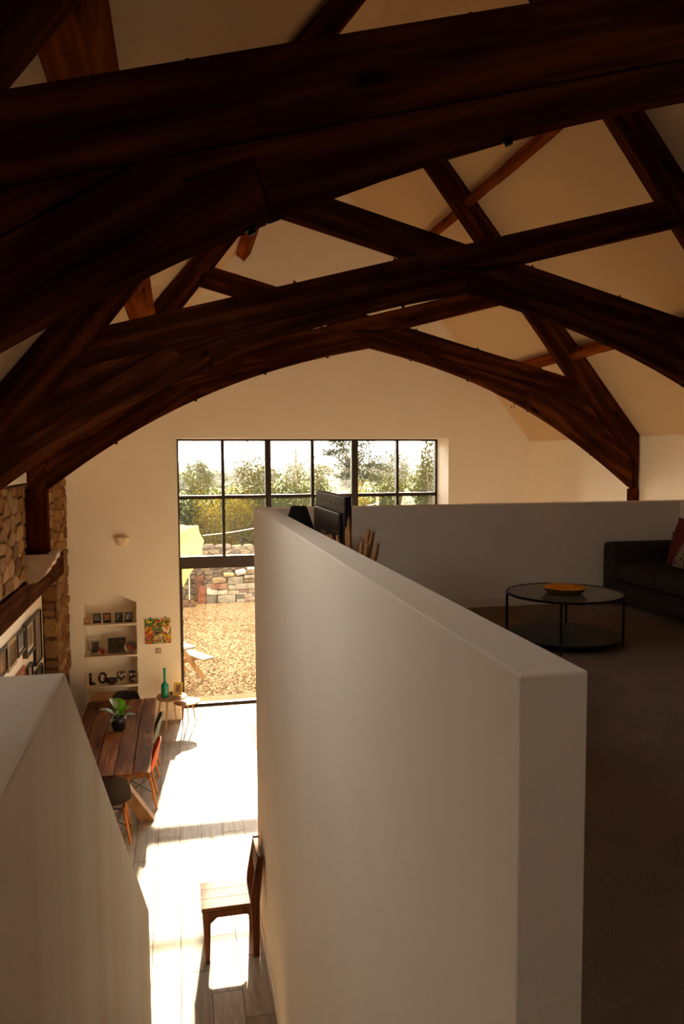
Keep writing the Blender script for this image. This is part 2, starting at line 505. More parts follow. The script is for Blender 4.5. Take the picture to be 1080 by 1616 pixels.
rubble(wls, STONE_IN, on_left, 6.2, 8.0, 1.0, 2.968, 0.3, 0.165, 0.035, 7)
def on_jamb(u, v): return (u, OY1 - 0.005, v), 0
lay(wls, STONES_IN, on_jamb, XL - 0.225, XL - 0.01, 0.9, 2.64, (0.22, 0.36), (0.3, 0.4), 0.03, 8)
li = empty('timber_lintel', 'long dark timber lintel set in the stone wall over the pictures', 'lintel', (XL, 10.1, 2.64))
MB().box(-0.24, 0.012, -2.08, -0.74, 0.0, 0.315).build('beam', LINTEL_W, li, bevel=0.012)
MB().box(-0.24, 0.016, -0.725, 2.26, 0.005, 0.325).build('beam', LINTEL_W, li, bevel=0.012)

# --- right wall, back wall, ceiling
struct(MB().box(XR, XR + 0.3, YB, YE + 0.02, 0, EAVE_R + 0.1), 'wall_right', PLASTER, 'cream plastered right hand wall beyond the loft', 'wall')
wb = MB().prism([(XL - 0.4, 0), (XR + 0.3, 0), (XR + 0.3, gable(XR + 0.3)), (RX, RZ), (XL - 0.4, gable(XL - 0.4))], YB - 0.3, YB)
struct(wb, 'wall_back', PLASTER, 'plastered gable wall behind the viewpoint', 'wall')
ce = MB()
def slope_piece(xa, xb, ya, yb):
    za, zb = gable(xa), gable(xb)
    ce.prism([(xa, za), (xb, zb), (xb, zb + 0.25), (xa, za + 0.25)], ya, yb)
RLY0, RLY1, RLX0, RLX1 = 3.5, 4.6, -1.40, -0.86      # rooflight
slope_piece(RX, XR + 0.45, YB - 0.3, YE + 0.72)
slope_piece(XL - 0.55, RX, RLY1, YE + 0.72)
RBY0, RBY1 = -1.3, -0.78                            # small roof opening added behind the viewpoint to lift the dim parapet end
slope_piece(XL - 0.55, RX, YB - 0.3, RBY0)
slope_piece(XL - 0.55, RX, RBY1, RLY0)
slope_piece(XL - 0.55, -0.3, RBY0, RBY1)
slope_piece(0.5, RX, RBY0, RBY1)
slope_piece(XL - 0.55, RLX0, RLY0, RLY1)
slope_piece(RLX1, RX, RLY0, RLY1)
struct(ce, 'ceiling', PLASTER_CEIL, 'cream vaulted ceiling following both roof slopes', 'ceiling')

# --- loft: floor, parapets, stair
def carpet_mat():
    m, t, b = newmat('loft_carpet')
    n = N(t, 'ShaderNodeTexNoise', Scale=160.0, Detail=3.0)
    t.links.new(coords(t), n.inputs['Vector'])
    n2 = N(t, 'ShaderNodeTexNoise', Scale=2.2, Detail=3.0)
    t.links.new(coords(t), n2.inputs['Vector'])
    c1 = ramp(t, n.outputs[0], [(0.3, lin(132, 112, 96)), (0.7, lin(172, 150, 132))])
    c2 = ramp(t, n2.outputs[0], [(0.3, (0.82, 0.82, 0.82)), (0.7, (1.05, 1.05, 1.05))])
    mx = N(t, 'ShaderNodeMixRGB', blend_type='MULTIPLY'); mx.inputs[0].default_value = 1
    t.links.new(c1, mx.inputs[1]); t.links.new(c2, mx.inputs[2])
    t.links.new(mx.outputs[0], b.inputs['Base Color'])
    b.inputs['Roughness'].default_value = 1.0; b.inputs['Specular IOR Level'].default_value = 0.05
    bump(t, b, n.outputs[0], 0.8, 0.02)
    return m
CARPET = carpet_mat()
LX1, LY1 = 5.06, 6.91
lf = MB().box(PX1, XR, YB, LY1, LZ - 0.02, LZ).box(XL + 0.02, PX1, YB, 1.28, LZ - 0.02, LZ)
struct(lf, 'floor_loft', CARPET, 'brown grey carpet of the dim loft floor', 'floor')
struct(MB().box(PX1, LX1 + 0.15, YB, LY1, LZ - 0.28, LZ - 0.021).box(XL + 0.02, PX1, YB, 1.28, LZ - 0.28, LZ - 0.021), 'floor_joists', PLASTER, 'plastered underside of the loft floor', 'ceiling')
struct(MB().box(PX0, PX1, 1.44, LY1 + 0.18, 0, PT), 'wall_loft_side', PLASTER, 'tall cream wall beside the stair, its top a parapet running away', 'wall', bevel=0.006)
struct(MB().box(PX1 + 0.001, LX1 + 0.16, LY1, LY1 + 0.16, 0, PT - 0.004), 'wall_loft_end', PLASTER, 'far loft parapet wall behind the coffee table', 'wall', bevel=0.006)
struct(MB().box(LX1, LX1 + 0.16, YB, LY1 - 0.001, 0, PT - 0.006), 'wall_loft_right', PLASTER, 'right loft parapet wall behind the sofa', 'wall', bevel=0.006)
struct(MB().box(PX1 + 0.002, LX1 - 0.002, LY1 - 0.018, LY1, LZ, LZ + 0.085), 'baseboard_loft', TRIM_WHITE, 'white skirting board at the foot of the far loft parapet', 'skirting', bevel=0.004)
struct(MB().box(PX0 - 0.016, PX0, 1.5, LY1 + 0.17, 0, 0.11), 'baseboard_stair', TRIM_WHITE, 'white skirting along the foot of the tall cream wall', 'skirting', bevel=0.004)
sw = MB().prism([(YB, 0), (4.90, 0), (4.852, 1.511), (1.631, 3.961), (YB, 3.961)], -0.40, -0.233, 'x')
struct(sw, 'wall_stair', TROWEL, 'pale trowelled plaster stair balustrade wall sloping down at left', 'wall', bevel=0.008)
st = MB()
for i in range(15):
    ya = 1.28 + i * 0.262
    zt = LZ - (i + 1) * LZ / 16
    st.box(-0.232, PX0 - 0.001, ya, ya + 0.27, max(0, zt - 0.25), zt)
struct(st, 'staircase', CARPET, 'carpeted stair dropping between the two plaster walls', 'stairs')

# --- window and doors
def glass_mat(name, dust):
    m, t, b = newmat(name)
    t.nodes.remove(b)
    out = t.nodes['Material Output']
    tr = N(t, 'ShaderNodeBsdfTransparent')
    gl = N(t, 'ShaderNodeBsdfGlossy', Roughness=0.02)
    fr = N(t, 'ShaderNodeFresnel', IOR=1.35)
    mx = N(t, 'ShaderNodeMixShader')
    t.links.new(fr.outputs[0], mx.inputs[0]); t.links.new(tr.outputs[0], mx.inputs[1]); t.links.new(gl.outputs[0], mx.inputs[2])
    last = mx.outputs[0]
    if dust:
        tl = N(t, 'ShaderNodeBsdfTranslucent'); tl.inputs[0].default_value = (0.9, 0.86, 0.76, 1)
        n = N(t, 'ShaderNodeTexNoise', Scale=2.3, Detail=6.0, Roughness=0.65)
        t.links.new(coords(t, (1, 1, 0.6)), n.inputs['Vector'])
        f = ramp(t, n.outputs[0], [(0.3, (dust * 0.75,) * 3), (0.7, (dust * 1.25,) * 3)])
        m2 = N(t, 'ShaderNodeMixShader')
        t.links.new(f, m2.inputs[0]); t.links.new(last, m2.inputs[1]); t.links.new(tl.outputs[0], m2.inputs[2])
        last = m2.outputs[0]
    t.links.new(last, out.inputs['Surface'])
    return m
GLASS_DUSTY = glass_mat('dusty_window_glass', 0.003)
GLASS_CLEAR = glass_mat('clear_door_glass', 0.0)
wi = struct(MB().box(0.0, 4.745, YG - 0.05, YG + 0.05, 4.705, 4.74).box(0.0, 0.03, YG - 0.05, YG + 0.05, 2.68, 4.705).box(4.706, 4.745, YG - 0.05, YG + 0.05, 2.68, 4.705),
            'window_1', FRAME_M, 'tall dark framed gridded window in the gable end wall', 'window')
MB().box(0.0, 4.745, YG - 0.06, YG + 0.06, 2.515, 2.685).build('transom', FRAME_M, wi, bevel=0.006)
mull = [0.786, 1.582, 2.386, 3.168, 3.976]
mw = [0.055, 0.105, 0.058, 0.12, 0.05]
for x, w in zip(mull, mw):
    MB().box(x - w / 2, x + w / 2, YG - 0.055, YG + 0.055, 2.685, 4.705).build('mullion', FRAME_M, wi, bevel=0.005)
xe = [0.03] + [v for x, w in zip(mull, mw) for v in (x - w / 2, x + w / 2)] + [4.706]
for i in range(6):
    a, b = xe[2 * i], xe[2 * i + 1]
    MB().box(a, b, YG - 0.045, YG + 0.045, 3.69, 3.755).build('glazing_bar', FRAME_M, wi, bevel=0.004)
    for z0_, z1_ in ((2.687, 3.689), (3.756, 4.703)):
        MB().box(a, b, YG - 0.006, YG + 0.006, z0_, z1_).build('pane', GLASS_DUSTY, wi)
for i, (a, b) in enumerate(((0.0, 1.582), (1.582, 3.168), (3.168, 4.745))):
    fm = MB().box(a, a + 0.052, YG - 0.05, YG + 0.05, 0, 2.515).box(b - 0.052, b, YG - 0.05, YG + 0.05, 0, 2.515).box(a + 0.052, b - 0.052, YG - 0.05, YG + 0.05, 0.0, 0.045).box(a + 0.052, b - 0.052, YG - 0.05, YG + 0.05, 2.47, 2.515)
    d = struct(fm, 'door_%d' % (i + 1), FRAME_M, ['dark framed glazed door leaf nearest the dining table', 'middle dark framed glazed door leaf of the gable wall', 'dark framed glazed door leaf nearest the right wall'][i], 'door')
    MB().box(a + 0.052, b - 0.052, YG - 0.006, YG + 0.006, 0.045, 2.47).build('pane', GLASS_CLEAR, d)
    hb = MB().box(a + 0.012, a + 0.04, YG - 0.062, YG - 0.05, 0.98, 1.18)
    hb.bar((a + 0.026, YG - 0.1, 1.1), (a + 0.13, YG - 0.1, 1.1), 0.018, 0.018).bar((a + 0.026, YG - 0.05, 1.1), (a + 0.026, YG - 0.1, 1.1), 0.02, 0.02)
    hb.build('handle', DARKMETAL, d)
struct(MB().box(-0.05, 4.8, YG + 0.06, YG + 0.55, -0.14, -0.012), 'trim_1', plain('doorstep_stone', lin(96, 78, 58), 0.9, noise=0.1, nscale=6, spec=0.0), 'pale stone doorstep outside the glazed doors', 'doorstep', bevel=0.01)

# ------------------------------------------------------------------ roof trusses
XC = 2.44
SOFF_R = [(0, 5.80), (0.55, 5.67), (1.34, 5.42), (2.07, 5.10), (2.69, 4.74), (3.14, 4.45), (3.54, 4.14), (3.76, 3.97)]
SOFF_L = [(0, 5.80), (0.37, 5.72), (0.6, 5.665), (1.09, 5.54), (1.65, 5.36), (2.2, 5.11), (2.7, 4.86), (3.27, 4.53), (3.79, 4.15), (3.96, 4.02)]
def smooth_curve(P):
    x = np.array([p[0] for p in P]); z = np.array([p[1] for p in P])
    c = np.polyfit(x, z, 4)
    d = np.linspace(0, x[-1], 19)
    return [(float(a), float(b)) for a, b in zip(d, np.polyval(c, d))]
SOFF_R, SOFF_L = smooth_curve(SOFF_R), smooth_curve(SOFF_L)
TK = 0.12
def beam_z(d, off): return 6.07 - 0.262 * d + off
def truss(Y, label, seed):
    rt = empty('roof_truss', label, 'roof truss', (XC, Y, 0))
    r = random.Random(seed)
    def piece(name, poly, ya, yb, ang, mat=OAK, bev=0.006):
        """poly in d (x - XC), z; object turned so that its local x runs along the grain"""
        ca, sa = math.cos(-ang), math.sin(-ang)
        c = (sum(p[0] for p in poly) / len(poly), sum(p[1] for p in poly) / len(poly))
        loc = [((p[0] - c[0]) * ca - (p[1] - c[1]) * sa, (p[0] - c[0]) * sa + (p[1] - c[1]) * ca) for p in poly]
        return MB().prism(loc, ya, yb).build(name, mat, rt, bevel=bev, loc=(c[0], 0, c[1]), rot=(0, -ang, 0))
    # rafters (inner line in d: right (2.82,5.44) slope -1.28; left shifted outwards)
    def inR(z): return 2.82 - (z - 5.44) / 1.28
    def inL(z): return -2.95 + (z - 5.44) / 1.285
    zr = RZ - 0.02
    R_poly = [(3.85, gable(6.29) - 0.006), (3.85, 3.95), (3.78, 3.95), (3.78, 4.32), (inR(4.9), 4.9), (inR(8.6), 8.6), (0.02, 8.95), (0.02, zr)]
    L_poly = [(-4.02, gable(-1.58) - 0.006), (-4.17, gable(-1.73) - 0.006), (-4.17, 4.05), (-3.94, 4.05), (-3.94, 4.25), (inL(4.9), 4.9), (inL(8.6), 8.6), (0.0, 8.95), (0.0, zr)]
    piece('rafter', R_poly, 0, TK, -0.9)
    piece('rafter', L_poly, 0, TK, 0.89)
    # posts down the walls
    MB().box(3.75, 3.868, 0.002, TK - 0.002, 0, 3.95).build('post', OAK_POST, rt, bevel=0.006)
    MB().box(-4.21, -3.96, 0.002, TK + 0.1, 3.285, 4.05).build('post', OAK_POST, rt, bevel=0.006)
    # scissor beams, ends cut on the rafters
    h = 0.132
    def cut(z_of, inner):
        # intersection of the beam edge z_of(d) with the rafter inner line, by bisection
        lo, hi = (0.0, 4.2)
        for _ in range(60):
            m = (lo + hi) / 2
            if inner(z_of(m)) - m > 0: lo = m
            else: hi = m
        return lo
    def beam(sgn, ya, yb):
        # falls towards +sgn, rises towards -sgn
        dn = inR if sgn > 0 else (lambda z: -inL(z))
        up = (lambda z: -inL(z)) if sgn > 0 else inR
        lo_t = lambda d: beam_z(d, h); lo_b = lambda d: beam_z(d, -h)
        up_t = lambda d: beam_z(-d, h); up_b = lambda d: beam_z(-d, -h)
        d1, d2, d3, d4 = cut(lo_t, dn), cut(lo_b, dn), cut(up_b, up), cut(up_t, up)
        poly = [(sgn * d1, lo_t(d1)), (sgn * d2, lo_b(d2)), (-sgn * d3, up_b(d3)), (-sgn * d4, up_t(d4))]
        piece('scissor_beam', poly, ya, yb, -sgn * 0.256)
    beam(-1, -0.008, TK)
    beam(1, 0.012, TK + 0.02)
    # curved braces under the beams: three boards a side
    for sgn, soff, inner in ((1, SOFF_R, inR), (-1, SOFF_L, lambda z: -inL(z))):
        below = lambda d: beam_z(d, -h) - 0.002
        def so(d):
            for (a, za), (b, zb) in zip(soff, soff[1:]):
                if a <= d <= b: return za + (zb - za) * (d - a) / (b - a)
            return soff[-1][1]
        cen = [(0.0, below(0))] + [(2.49, below(2.49)), (2.40, 5.225), (2.20, 5.31), (2.14, so(2.14))] + [(d, z) for d, z in reversed(soff) if 0.0 <= d < 2.1]
        dend, zend = soff[-1]
        spl = [(2.47, 5.31), (2.96, 5.01), (3.4, 4.66), (dend - 0.03, zend + 0.37)]
        lo_b = lambda d: below(d)
        dr = cut(lo_b, inner)
        spand = [(2.50, below(2.50)), (dr, below(dr)), (dend, zend + 0.50)] + [(dend - 0.03, zend + 0.37)] + [(d, z) for d, z in reversed(spl[:-1])]
        outer = [(2.47, 5.31)] + spl[1:] + [(dend, zend + 0.34), (dend, zend)] + [(d, z) for d, z in reversed(soff[:-1]) if d > 2.14] + [(2.14, so(2.14)), (2.20, 5.31), (2.40, 5.225)]
        S = lambda P: [(sgn * d, z) for d, z in inset(P, 0.0013)]
        piece('brace_board', S(cen), 0.0 if sgn > 0 else -0.004, TK - 0.004, -sgn * 0.3)
        piece('brace_board', S(spand), 0.004, TK - 0.008, -sgn * 0.5)
        piece('brace_board', S(outer), -0.002, TK - 0.003, -sgn * 0.58)
        # nuts on top of the beam and under the brace
        for d in (0.62, 1.47, 2.38):
            b = MB().lathe([(0.016, -0.01), (0.016, 0.010), (0.008, 0.012), (0.007, 0.026), (0.0, 0.026)], 8)
            b.box(-0.024, 0.024, -0.024, 0.024, -0.004, 0.004)
            b.build('bolt', IRON, rt, loc=(sgn * d, TK / 2, beam_z(d, h) + 0.004), rot=(0, sgn * 0.256, 0))
        for d in (0.55, 1.34, 2.2, 3.15):
            a = math.atan2(so(d + 0.1) - so(d - 0.1), 0.2)
            b = MB().lathe([(0.0, -0.018), (0.014, -0.018), (0.015, -0.005), (0.022, -0.003), (0.022, 0.006)], 8)
            b.build('bolt', IRON, rt, loc=(sgn * d, TK / 2, so(d) - 0.003), rot=(0, -sgn * a, 0))
    # iron strap at the crossing
    MB().box(-0.22, 0.2, -0.018, -0.009, 5.985, 6.005).bar((0.18, -0.013, 5.995), (0.3, -0.013, 6.05), 0.01, 0.022, up=(0, 1, 0)).build('iron_strap', IRON, rt)
    return rt
T1, T2, T3 = 2.38, 6.20, 9.50
truss(T3, 'farthest roof truss, its arch framing the big window, both feet in view', 1)
truss(T2, 'middle roof truss whose dark beams cross overhead in full view', 2)
truss(T1, 'nearest roof truss, huge dark beam sweeping across the top', 3)
# stone corbel under the far truss
cb = MB().prism([(-0.19, 0.33), (-0.19, -0.03), (-0.05, 0.0), (0.02, 0.06), (0.06, 0.11), (0.075, 0.16), (0.115, 0.18), (0.13, 0.24), (0.165, 0.26), (0.175, 0.33)], 0, 0.34)
tag(cb.build('corbel', plain('padstone', lin(176, 152, 130), 0.9, noise=0.12, nscale=6, bmp=0.3, bscale=20), loc=(-1.59, 9.45, 2.951), bevel=0.006), 'pale stone corbel carrying the left post of the farthest truss', 'corbel')
# purlins
def purlin(xa, za, ya, yb, label, ra=0.085, seed=0, square=False):
    r = random.Random(seed)
    pts = []
    for i in range(7):
        t = i / 6
        pts.append((r.uniform(-.012, .012), (t - 0.5) * (yb - ya), r.uniform(-.012, .012)))
    if square:
        h_ = (yb - ya) / 2
        tag(MB().box(-ra, ra, -h_, h_, -ra, ra).build('purlin', PURLIN_W, loc=(xa, (ya + yb) / 2, za), rot=(0, -math.radians(50.4), 0), bevel=0.008), label, 'purlin')
        return
    mb = MB().tube(pts, [ra * r.uniform(0.93, 1.05) for _ in pts], 10)
    tag(mb.build('purlin', PURLIN_W, loc=(xa, (ya + yb) / 2, za), smooth=True), label, 'purlin')
def zr_(x): return gable(x)
g = 0.003
for nm, x, drop, ra, spans in (('lower right', 5.28, 0.10, 0.085, ((T2 + TK, T3, 'between the middle and farthest trusses'), (T3 + TK, YE, 'from the farthest truss to the end wall'))),
                               ('upper right', 3.76, 0.10, 0.07, ((T2 + TK, T3, 'between the middle and farthest trusses'), (T3 + TK, YE, 'from the farthest truss to the end wall'))),
                               ('lower left', -0.34, 0.12, 0.105, ((T1 + TK, T2, 'between the nearest and middle trusses'), (T2 + TK, T3, 'between the middle and farthest trusses'), (T3 + TK, YE, 'from the farthest truss to the end wall'))),
                               ('upper left', 1.14, 0.12, 0.085, ((T2 + TK, T3, 'between the middle and farthest trusses'), (T3 + TK, YE, 'from the farthest truss to the end wall')))):
    for i, (ya, yb, w_) in enumerate(spans):
        purlin(x, gable(x) - ra / 0.6 - 0.02, ya + g, yb - g, '%s brown %s roof purlin %s' % ('squared' if 'left' in nm else 'rounded', nm, w_), ra, i + int(abs(x) * 10), 'left' in nm)
# hook
hk = MB()
pts = [(0, 0, 0.1), (0, 0, 0.05)] + [(-0.022 + 0.022 * math.cos(a), 0, 0.03 - 0.022 * math.sin(a)) for a in (0.0, 0.6, 1.2, 1.9, 2.6, 3.2, 3.7)]
hk.tube(pts, 0.005, 6)
hk.tube([(0, 0, 0.1), (0.012, 0, 0.118), (0.03, 0, 0.12)], 0.005, 6)
tag(hk.build('hanging_hook', IRON, loc=(4.44, T3 + 0.05, 5.045)), 'small black iron S hook hanging under the right side of the farthest truss', 'hook')

# ------------------------------------------------------------------ dining corner
TABLE_W = timber('reclaimed_table_wood', lin(54, 28, 12), lin(104, 60, 28), lin(150, 96, 50), 1, 0.6, 20, 0.06, bstr=0.5)
LEG_W = timber('table_leg_wood', lin(110, 78, 48), lin(148, 108, 70), lin(170, 130, 90), 2, 0.6, 14)
BEECH = timber('beech_dowel', lin(176, 104, 44), lin(200, 124, 56), lin(214, 140, 68), 2, 0.5, 14, 0.1, knots=False, bstr=0.05)
TX0, TX1, TY0, TY1, TZ = -1.372, -0.372, 8.86, 11.68, 0.78
tb = empty('dining_table', 'long reclaimed plank dining table with splayed timber legs below the alcove', 'table', ((TX0 + TX1) / 2, (TY0 + TY1) / 2, 0))
pw = [0.17, 0.205, 0.215, 0.21, 0.2]
x = -0.5
for i, w in enumerate(pw):
    e = RNG.uniform(-0.006, 0.006)
    MB().box(x + 0.006, x + w - 0.006, -1.41 + e, 1.41 + e, TZ - 0.062, TZ - RNG.uniform(0, 0.004)).build('plank', TABLE_W, tb, bevel=0.002)
    x += w
MB().box(-0.42, 0.42, -1.2, -1.08, TZ - 0.12, TZ - 0.064).box(-0.42, 0.42, 1.08, 1.2, TZ - 0.12, TZ - 0.064).box(-0.06, 0.06, -1.08, 1.08, TZ - 0.12, TZ - 0.064).box(-0.485, 0.485, -1.3, 1.3, TZ - 0.0635, TZ - 0.0625).build('apron', TABLE_W, tb, bevel=0.004)  # rails, plus a thin sheet added below the planks to keep gaps dark
for sy in (-1, 1):
    for sx in (-1, 1):
        p0 = Vector((sx * 0.435, sy * 0.93, 0.0)); p1 = Vector((sx * 0.07, sy * 1.2, TZ - 0.065))
        q = MB()
        d = p1 - p0; a = Vector((0, 1, 0)) * 0.075; bb = Vector((1, 0, 0)) * 0.085
        vs = [p0 - a - bb, p0 + a - bb, p0 + a + bb, p0 - a + bb, p1 - a - bb * .8, p1 + a - bb * .8, p1 + a + bb * .8, p1 - a + bb * .8]
        q.add(vs, [(3, 2, 1, 0), (4, 5, 6, 7), (0, 1, 5, 4), (1, 2, 6, 5), (2, 3, 7, 6), (3, 0, 4, 7)])
        q.build('leg', LEG_W, tb, bevel=0.006)

def shell_mesh():
    prof = [(0.235, 0.405), (0.225, 0.437), (0.17, 0.447), (0.05, 0.432), (-0.08, 0.425), (-0.16, 0.44), (-0.205, 0.49), (-0.228, 0.57), (-0.245, 0.66), (-0.262, 0.75), (-0.275, 0.81), (-0.28, 0.828)]
    wid = [0.40, 0.42, 0.44, 0.46, 0.465, 0.475, 0.48, 0.47, 0.45, 0.41, 0.33, 0.2]
    lift = [0.0, 0.008, 0.018, 0.032, 0.045, 0.06, 0.05, 0.03, 0.016, 0.008, 0.002, 0.0]     # edges up
    wrap = [0, 0, 0, 0, 0.01, 0.03, 0.055, 0.065, 0.06, 0.045, 0.025, 0.01]               # edges forward
    M = 12; vs = []; fs = []
    for (y, z), w, l, k in zip(prof, wid, lift, wrap):
        for j in range(M + 1):
            u = 2 * j / M - 1
            vs.append((u * w / 2, y + k * u * u, z + l * abs(u) ** 2.4))
    for i in range(len(prof) - 1):
        for j in range(M):
            a = i * (M + 1) + j
            fs.append((a, a + 1, a + M + 2, a + M + 1))
    return MB().add(vs, fs).mesh('shell', True)
SHELL = shell_mesh()
def make_chair(color_mat, label, loc, rz):
    c = empty('dining_chair', label, 'chair', loc, rz, None)
    o = bpy.data.objects.new('shell', SHELL.copy()); COL.objects.link(o); o.parent = c
    o.data.materials.append(color_mat)
    m = o.modifiers.new('s', 'SOLIDIFY'); m.thickness = 0.009; m.offset = 0
    m = o.modifiers.new('ss', 'SUBSURF'); m.levels = 1; m.render_levels = 1
    tops = {}
    for sx in (-1, 1):
        for sy in (-1, 1):
            p1 = (sx * 0.145, sy * 0.125 - 0.01, 0.40); p0 = (sx * 0.215, sy * 0.215 - 0.005, 0.0)
            MB().tube([p0, tuple((Vector(p0) * .5 + Vector(p1) * .5)), p1], [0.0125, 0.0165, 0.018], 12).build('leg', BEECH, c, smooth=True)
            tops[sx, sy] = p1
    w = MB()
    def mid(sx, sy, t): 
        p1 = Vector((sx * 0.145, sy * 0.125 - 0.01, 0.40)); p0 = Vector((sx * 0.215, sy * 0.215 - 0.005, 0.0))
        return tuple(p0 * (1 - t) + p1 * t)
    for a, b in (((-1, -1), (1, -1)), ((-1, 1), (1, 1)), ((-1, -1), (-1, 1)), ((1, -1), (1, 1))):
        w.tube([mid(*a, 0.5), mid(*b, 0.98)], 0.0042, 6).tube([mid(*a, 0.98), mid(*b, 0.5)], 0.0042, 6)
        w.tube([mid(*a, 0.99), mid(*b, 0.99)], 0.005, 6)
    for k in tops: w.tube([tops[k], (tops[k][0], tops[k][1], 0.445)], 0.007, 6)
    w.build('wire_brace', DARKMETAL, c)
    return c
GREY_P = plain('taupe_grey_plastic', lin(46, 36, 29), 0.5, spec=0.2)
TEAL_P = plain('sage_grey_plastic', lin(88, 100, 88), 0.5, spec=0.15)
ORANGE_P = plain('burnt_orange_plastic', lin(186, 74, 14), 0.5, spec=0.12)
DARK_P = plain('charcoal_plastic', lin(44, 36, 30), 0.5, spec=0.15)
make_chair(GREY_P, 'taupe shell dining chair at the near end of the plank table', (-0.83, 8.95, 0), 0.06)
make_chair(ORANGE_P, 'burnt orange shell chair tucked in on the window side of the plank table', (-0.55, 9.79, 0), PI / 2)
make_chair(TEAL_P, 'sage grey shell chair between the orange chair and the nesting side tables', (-0.55, 10.76, 0), PI / 2)
make_chair(DARK_P, 'charcoal shell chair at the far end of the plank table before the alcove', (-0.845, 11.72, 0), PI)
make_chair(ORANGE_P, 'orange shell chair on the stone wall side of the plank table, nearly hidden', (-1.27, 10.93, 0), -PI / 2)

# planter on the table
pl = empty('potted_plant', 'leafy green plant in a black textured pot on the dining table', 'plant', (-0.83, 10.36, TZ))
MB().lathe([(0.0, 0.0), (0.062, 0.0), (0.082, 0.02), (0.096, 0.09), (0.1, 0.15), (0.094, 0.185), (0.082, 0.185), (0.08, 0.165), (0.0, 0.165)], 28,
           bump=lambda t, j: 1 + (0.03 * math.sin(9 * t + j * 2.1) if 1 < j < 5 else 0)).build('pot', plain('black_glazed_pot', lin(26, 28, 28), 0.3, noise=0.5, nscale=30, bmp=0.6, bscale=40), pl, smooth=True)
MB().lathe([(0.0, 0.168), (0.079, 0.168), (0.079, 0.16)], 16).build('soil', plain('soil', lin(40, 26, 18), 1.0, bmp=1, bscale=90), pl)
LEAF_G, t_, b_ = newmat('plant_leaf')
b_.inputs['Base Color'].default_value = (*lin(70, 118, 32), 1); b_.inputs['Roughness'].default_value = 0.35
tl_ = N(t_, 'ShaderNodeBsdfTranslucent'); tl_.inputs[0].default_value = (*lin(120, 190, 30), 1)
mx_ = N(t_, 'ShaderNodeMixShader'); mx_.inputs[0].default_value = 0.45
t_.links.new(b_.outputs[0], mx_.inputs[1]); t_.links.new(tl_.outputs[0], mx_.inputs[2]); t_.links.new(mx_.outputs[0], t_.nodes['Material Output'].inputs[0])
LEAF_S = plain('silvery_leaf', lin(120, 138, 104), 0.4, noise=0.3, nscale=40)
def leaf_mesh(L, Wd, lobes=0, cup=0.15):
    vs = []; fs = []; n = 12
    for i in range(n + 1):
        t = i / n
        w = Wd / 2 * math.sin(PI * min(1, t * 0.97 + 0.03)) ** 0.7 * (1 - (0.3 if lobes and i % 2 else 0))
        z = -cup * L * (t - 0.4) ** 2 * 2
        for u in (-1, -0.5, 0, 0.5, 1):
            vs.append((u * w, t * L, z + abs(u) * w * 0.25))
    for i in range(n):
        for j in range(4):
            a = i * 5 + j; fs.append((a, a + 1, a + 6, a + 5))
    return MB().add(vs, fs)
leaf_specs = [  # base point, pitch, yaw, length, width, material, lobed
    ((0.01, 0.0, 0.27), 0.9, 0.3, 0.15, 0.14, LEAF_G, 0), ((0.03, -0.01, 0.25), 0.35, -1.1, 0.13, 0.12, LEAF_G, 0), ((-0.02, 0.0, 0.3), 0.9, 0.9, 0.14, 0.10, LEAF_S, 1),
    ((-0.05, 0.01, 0.22), 0.45, 1.5, 0.16, 0.06, LEAF_G, 0), ((0.06, -0.02, 0.2), 0.1, -1.5, 0.13, 0.09, LEAF_S, 1), ((-0.03, -0.05, 0.18), -0.1, 2.6, 0.10, 0.07, LEAF_S, 1),
    ((-0.07, 0.03, 0.26), 0.35, 1.9, 0.15, 0.07, LEAF_S, 1), ((0.02, 0.02, 0.2), 0.2, 0.1, 0.11, 0.09, LEAF_G, 0), ((0.0, -0.02, 0.22), 0.2, -2.4, 0.10, 0.09, LEAF_G, 0)]
for (b0, pt, yw, L, w_, m_, lb) in leaf_specs:
    L *= 1.25; w_ *= 1.3
    leaf_mesh(L, w_, lb).build('leaf', m_, pl, smooth=True, loc=b0, rot=(pt, 0, yw))
    MB().tube([(b0[0] * 0.3, b0[1] * 0.3, 0.165), (b0[0] * 0.7, b0[1] * 0.7, b0[2] * 0.75), b0], 0.0035, 6).build('stem', LEAF_G, pl, smooth=True)

# nesting side tables
ASH = timber('pale_ash', lin(150, 112, 72), lin(172, 134, 92), lin(188, 150, 108), 0, 0.55, 18, 0.05, knots=False, bstr=0.04)
ASH_L = timber('pale_ash_leg', lin(170, 128, 84), lin(192, 150, 104), lin(206, 166, 120), 2, 0.4, 18, knots=False, bstr=0.04)
def pebble(a, b, n=40, k=0.14):
    return [(a * math.cos(t) * (1 + k * math.cos(t)), b * math.sin(t) * (1 - 0.25 * k * math.sin(2 * t))) for t in (2 * PI * i / n for i in range(n))]
def side_table(label, loc, a, b, h, rz, feet):
    s = empty('side_table', label, 'side table', loc, rz, None)
    MB().prism(pebble(a, b), h - 0.022, h, 'z').build('table_top', ASH, s, bevel=0.008, seg=3)
    for (fx, fy) in feet:
        MB().tube([(fx, fy, 0), (fx * 0.62, fy * 0.62, h - 0.023)], [0.009, 0.016], 12).build('leg', ASH_L, s, smooth=True)
    return s
side_table('taller pebble shaped side table holding the teal bottle', (-0.19, 12.45, 0), 0.245, 0.26, 0.55, 0.0, [(-0.06, -0.15), (-0.22, 0.14), (0.10, 0.27)])
side_table('lower pebble shaped side table nested under the one with the bottle, in the sun', (0.06, 12.46, 0), 0.215, 0.23, 0.45, 0.0, [(-0.06, -0.245), (0.045, 0.32), (0.165, 0.185)])
TEALG = plain('teal_glass', lin(24, 150, 126), 0.15, noise=0.1, nscale=3)
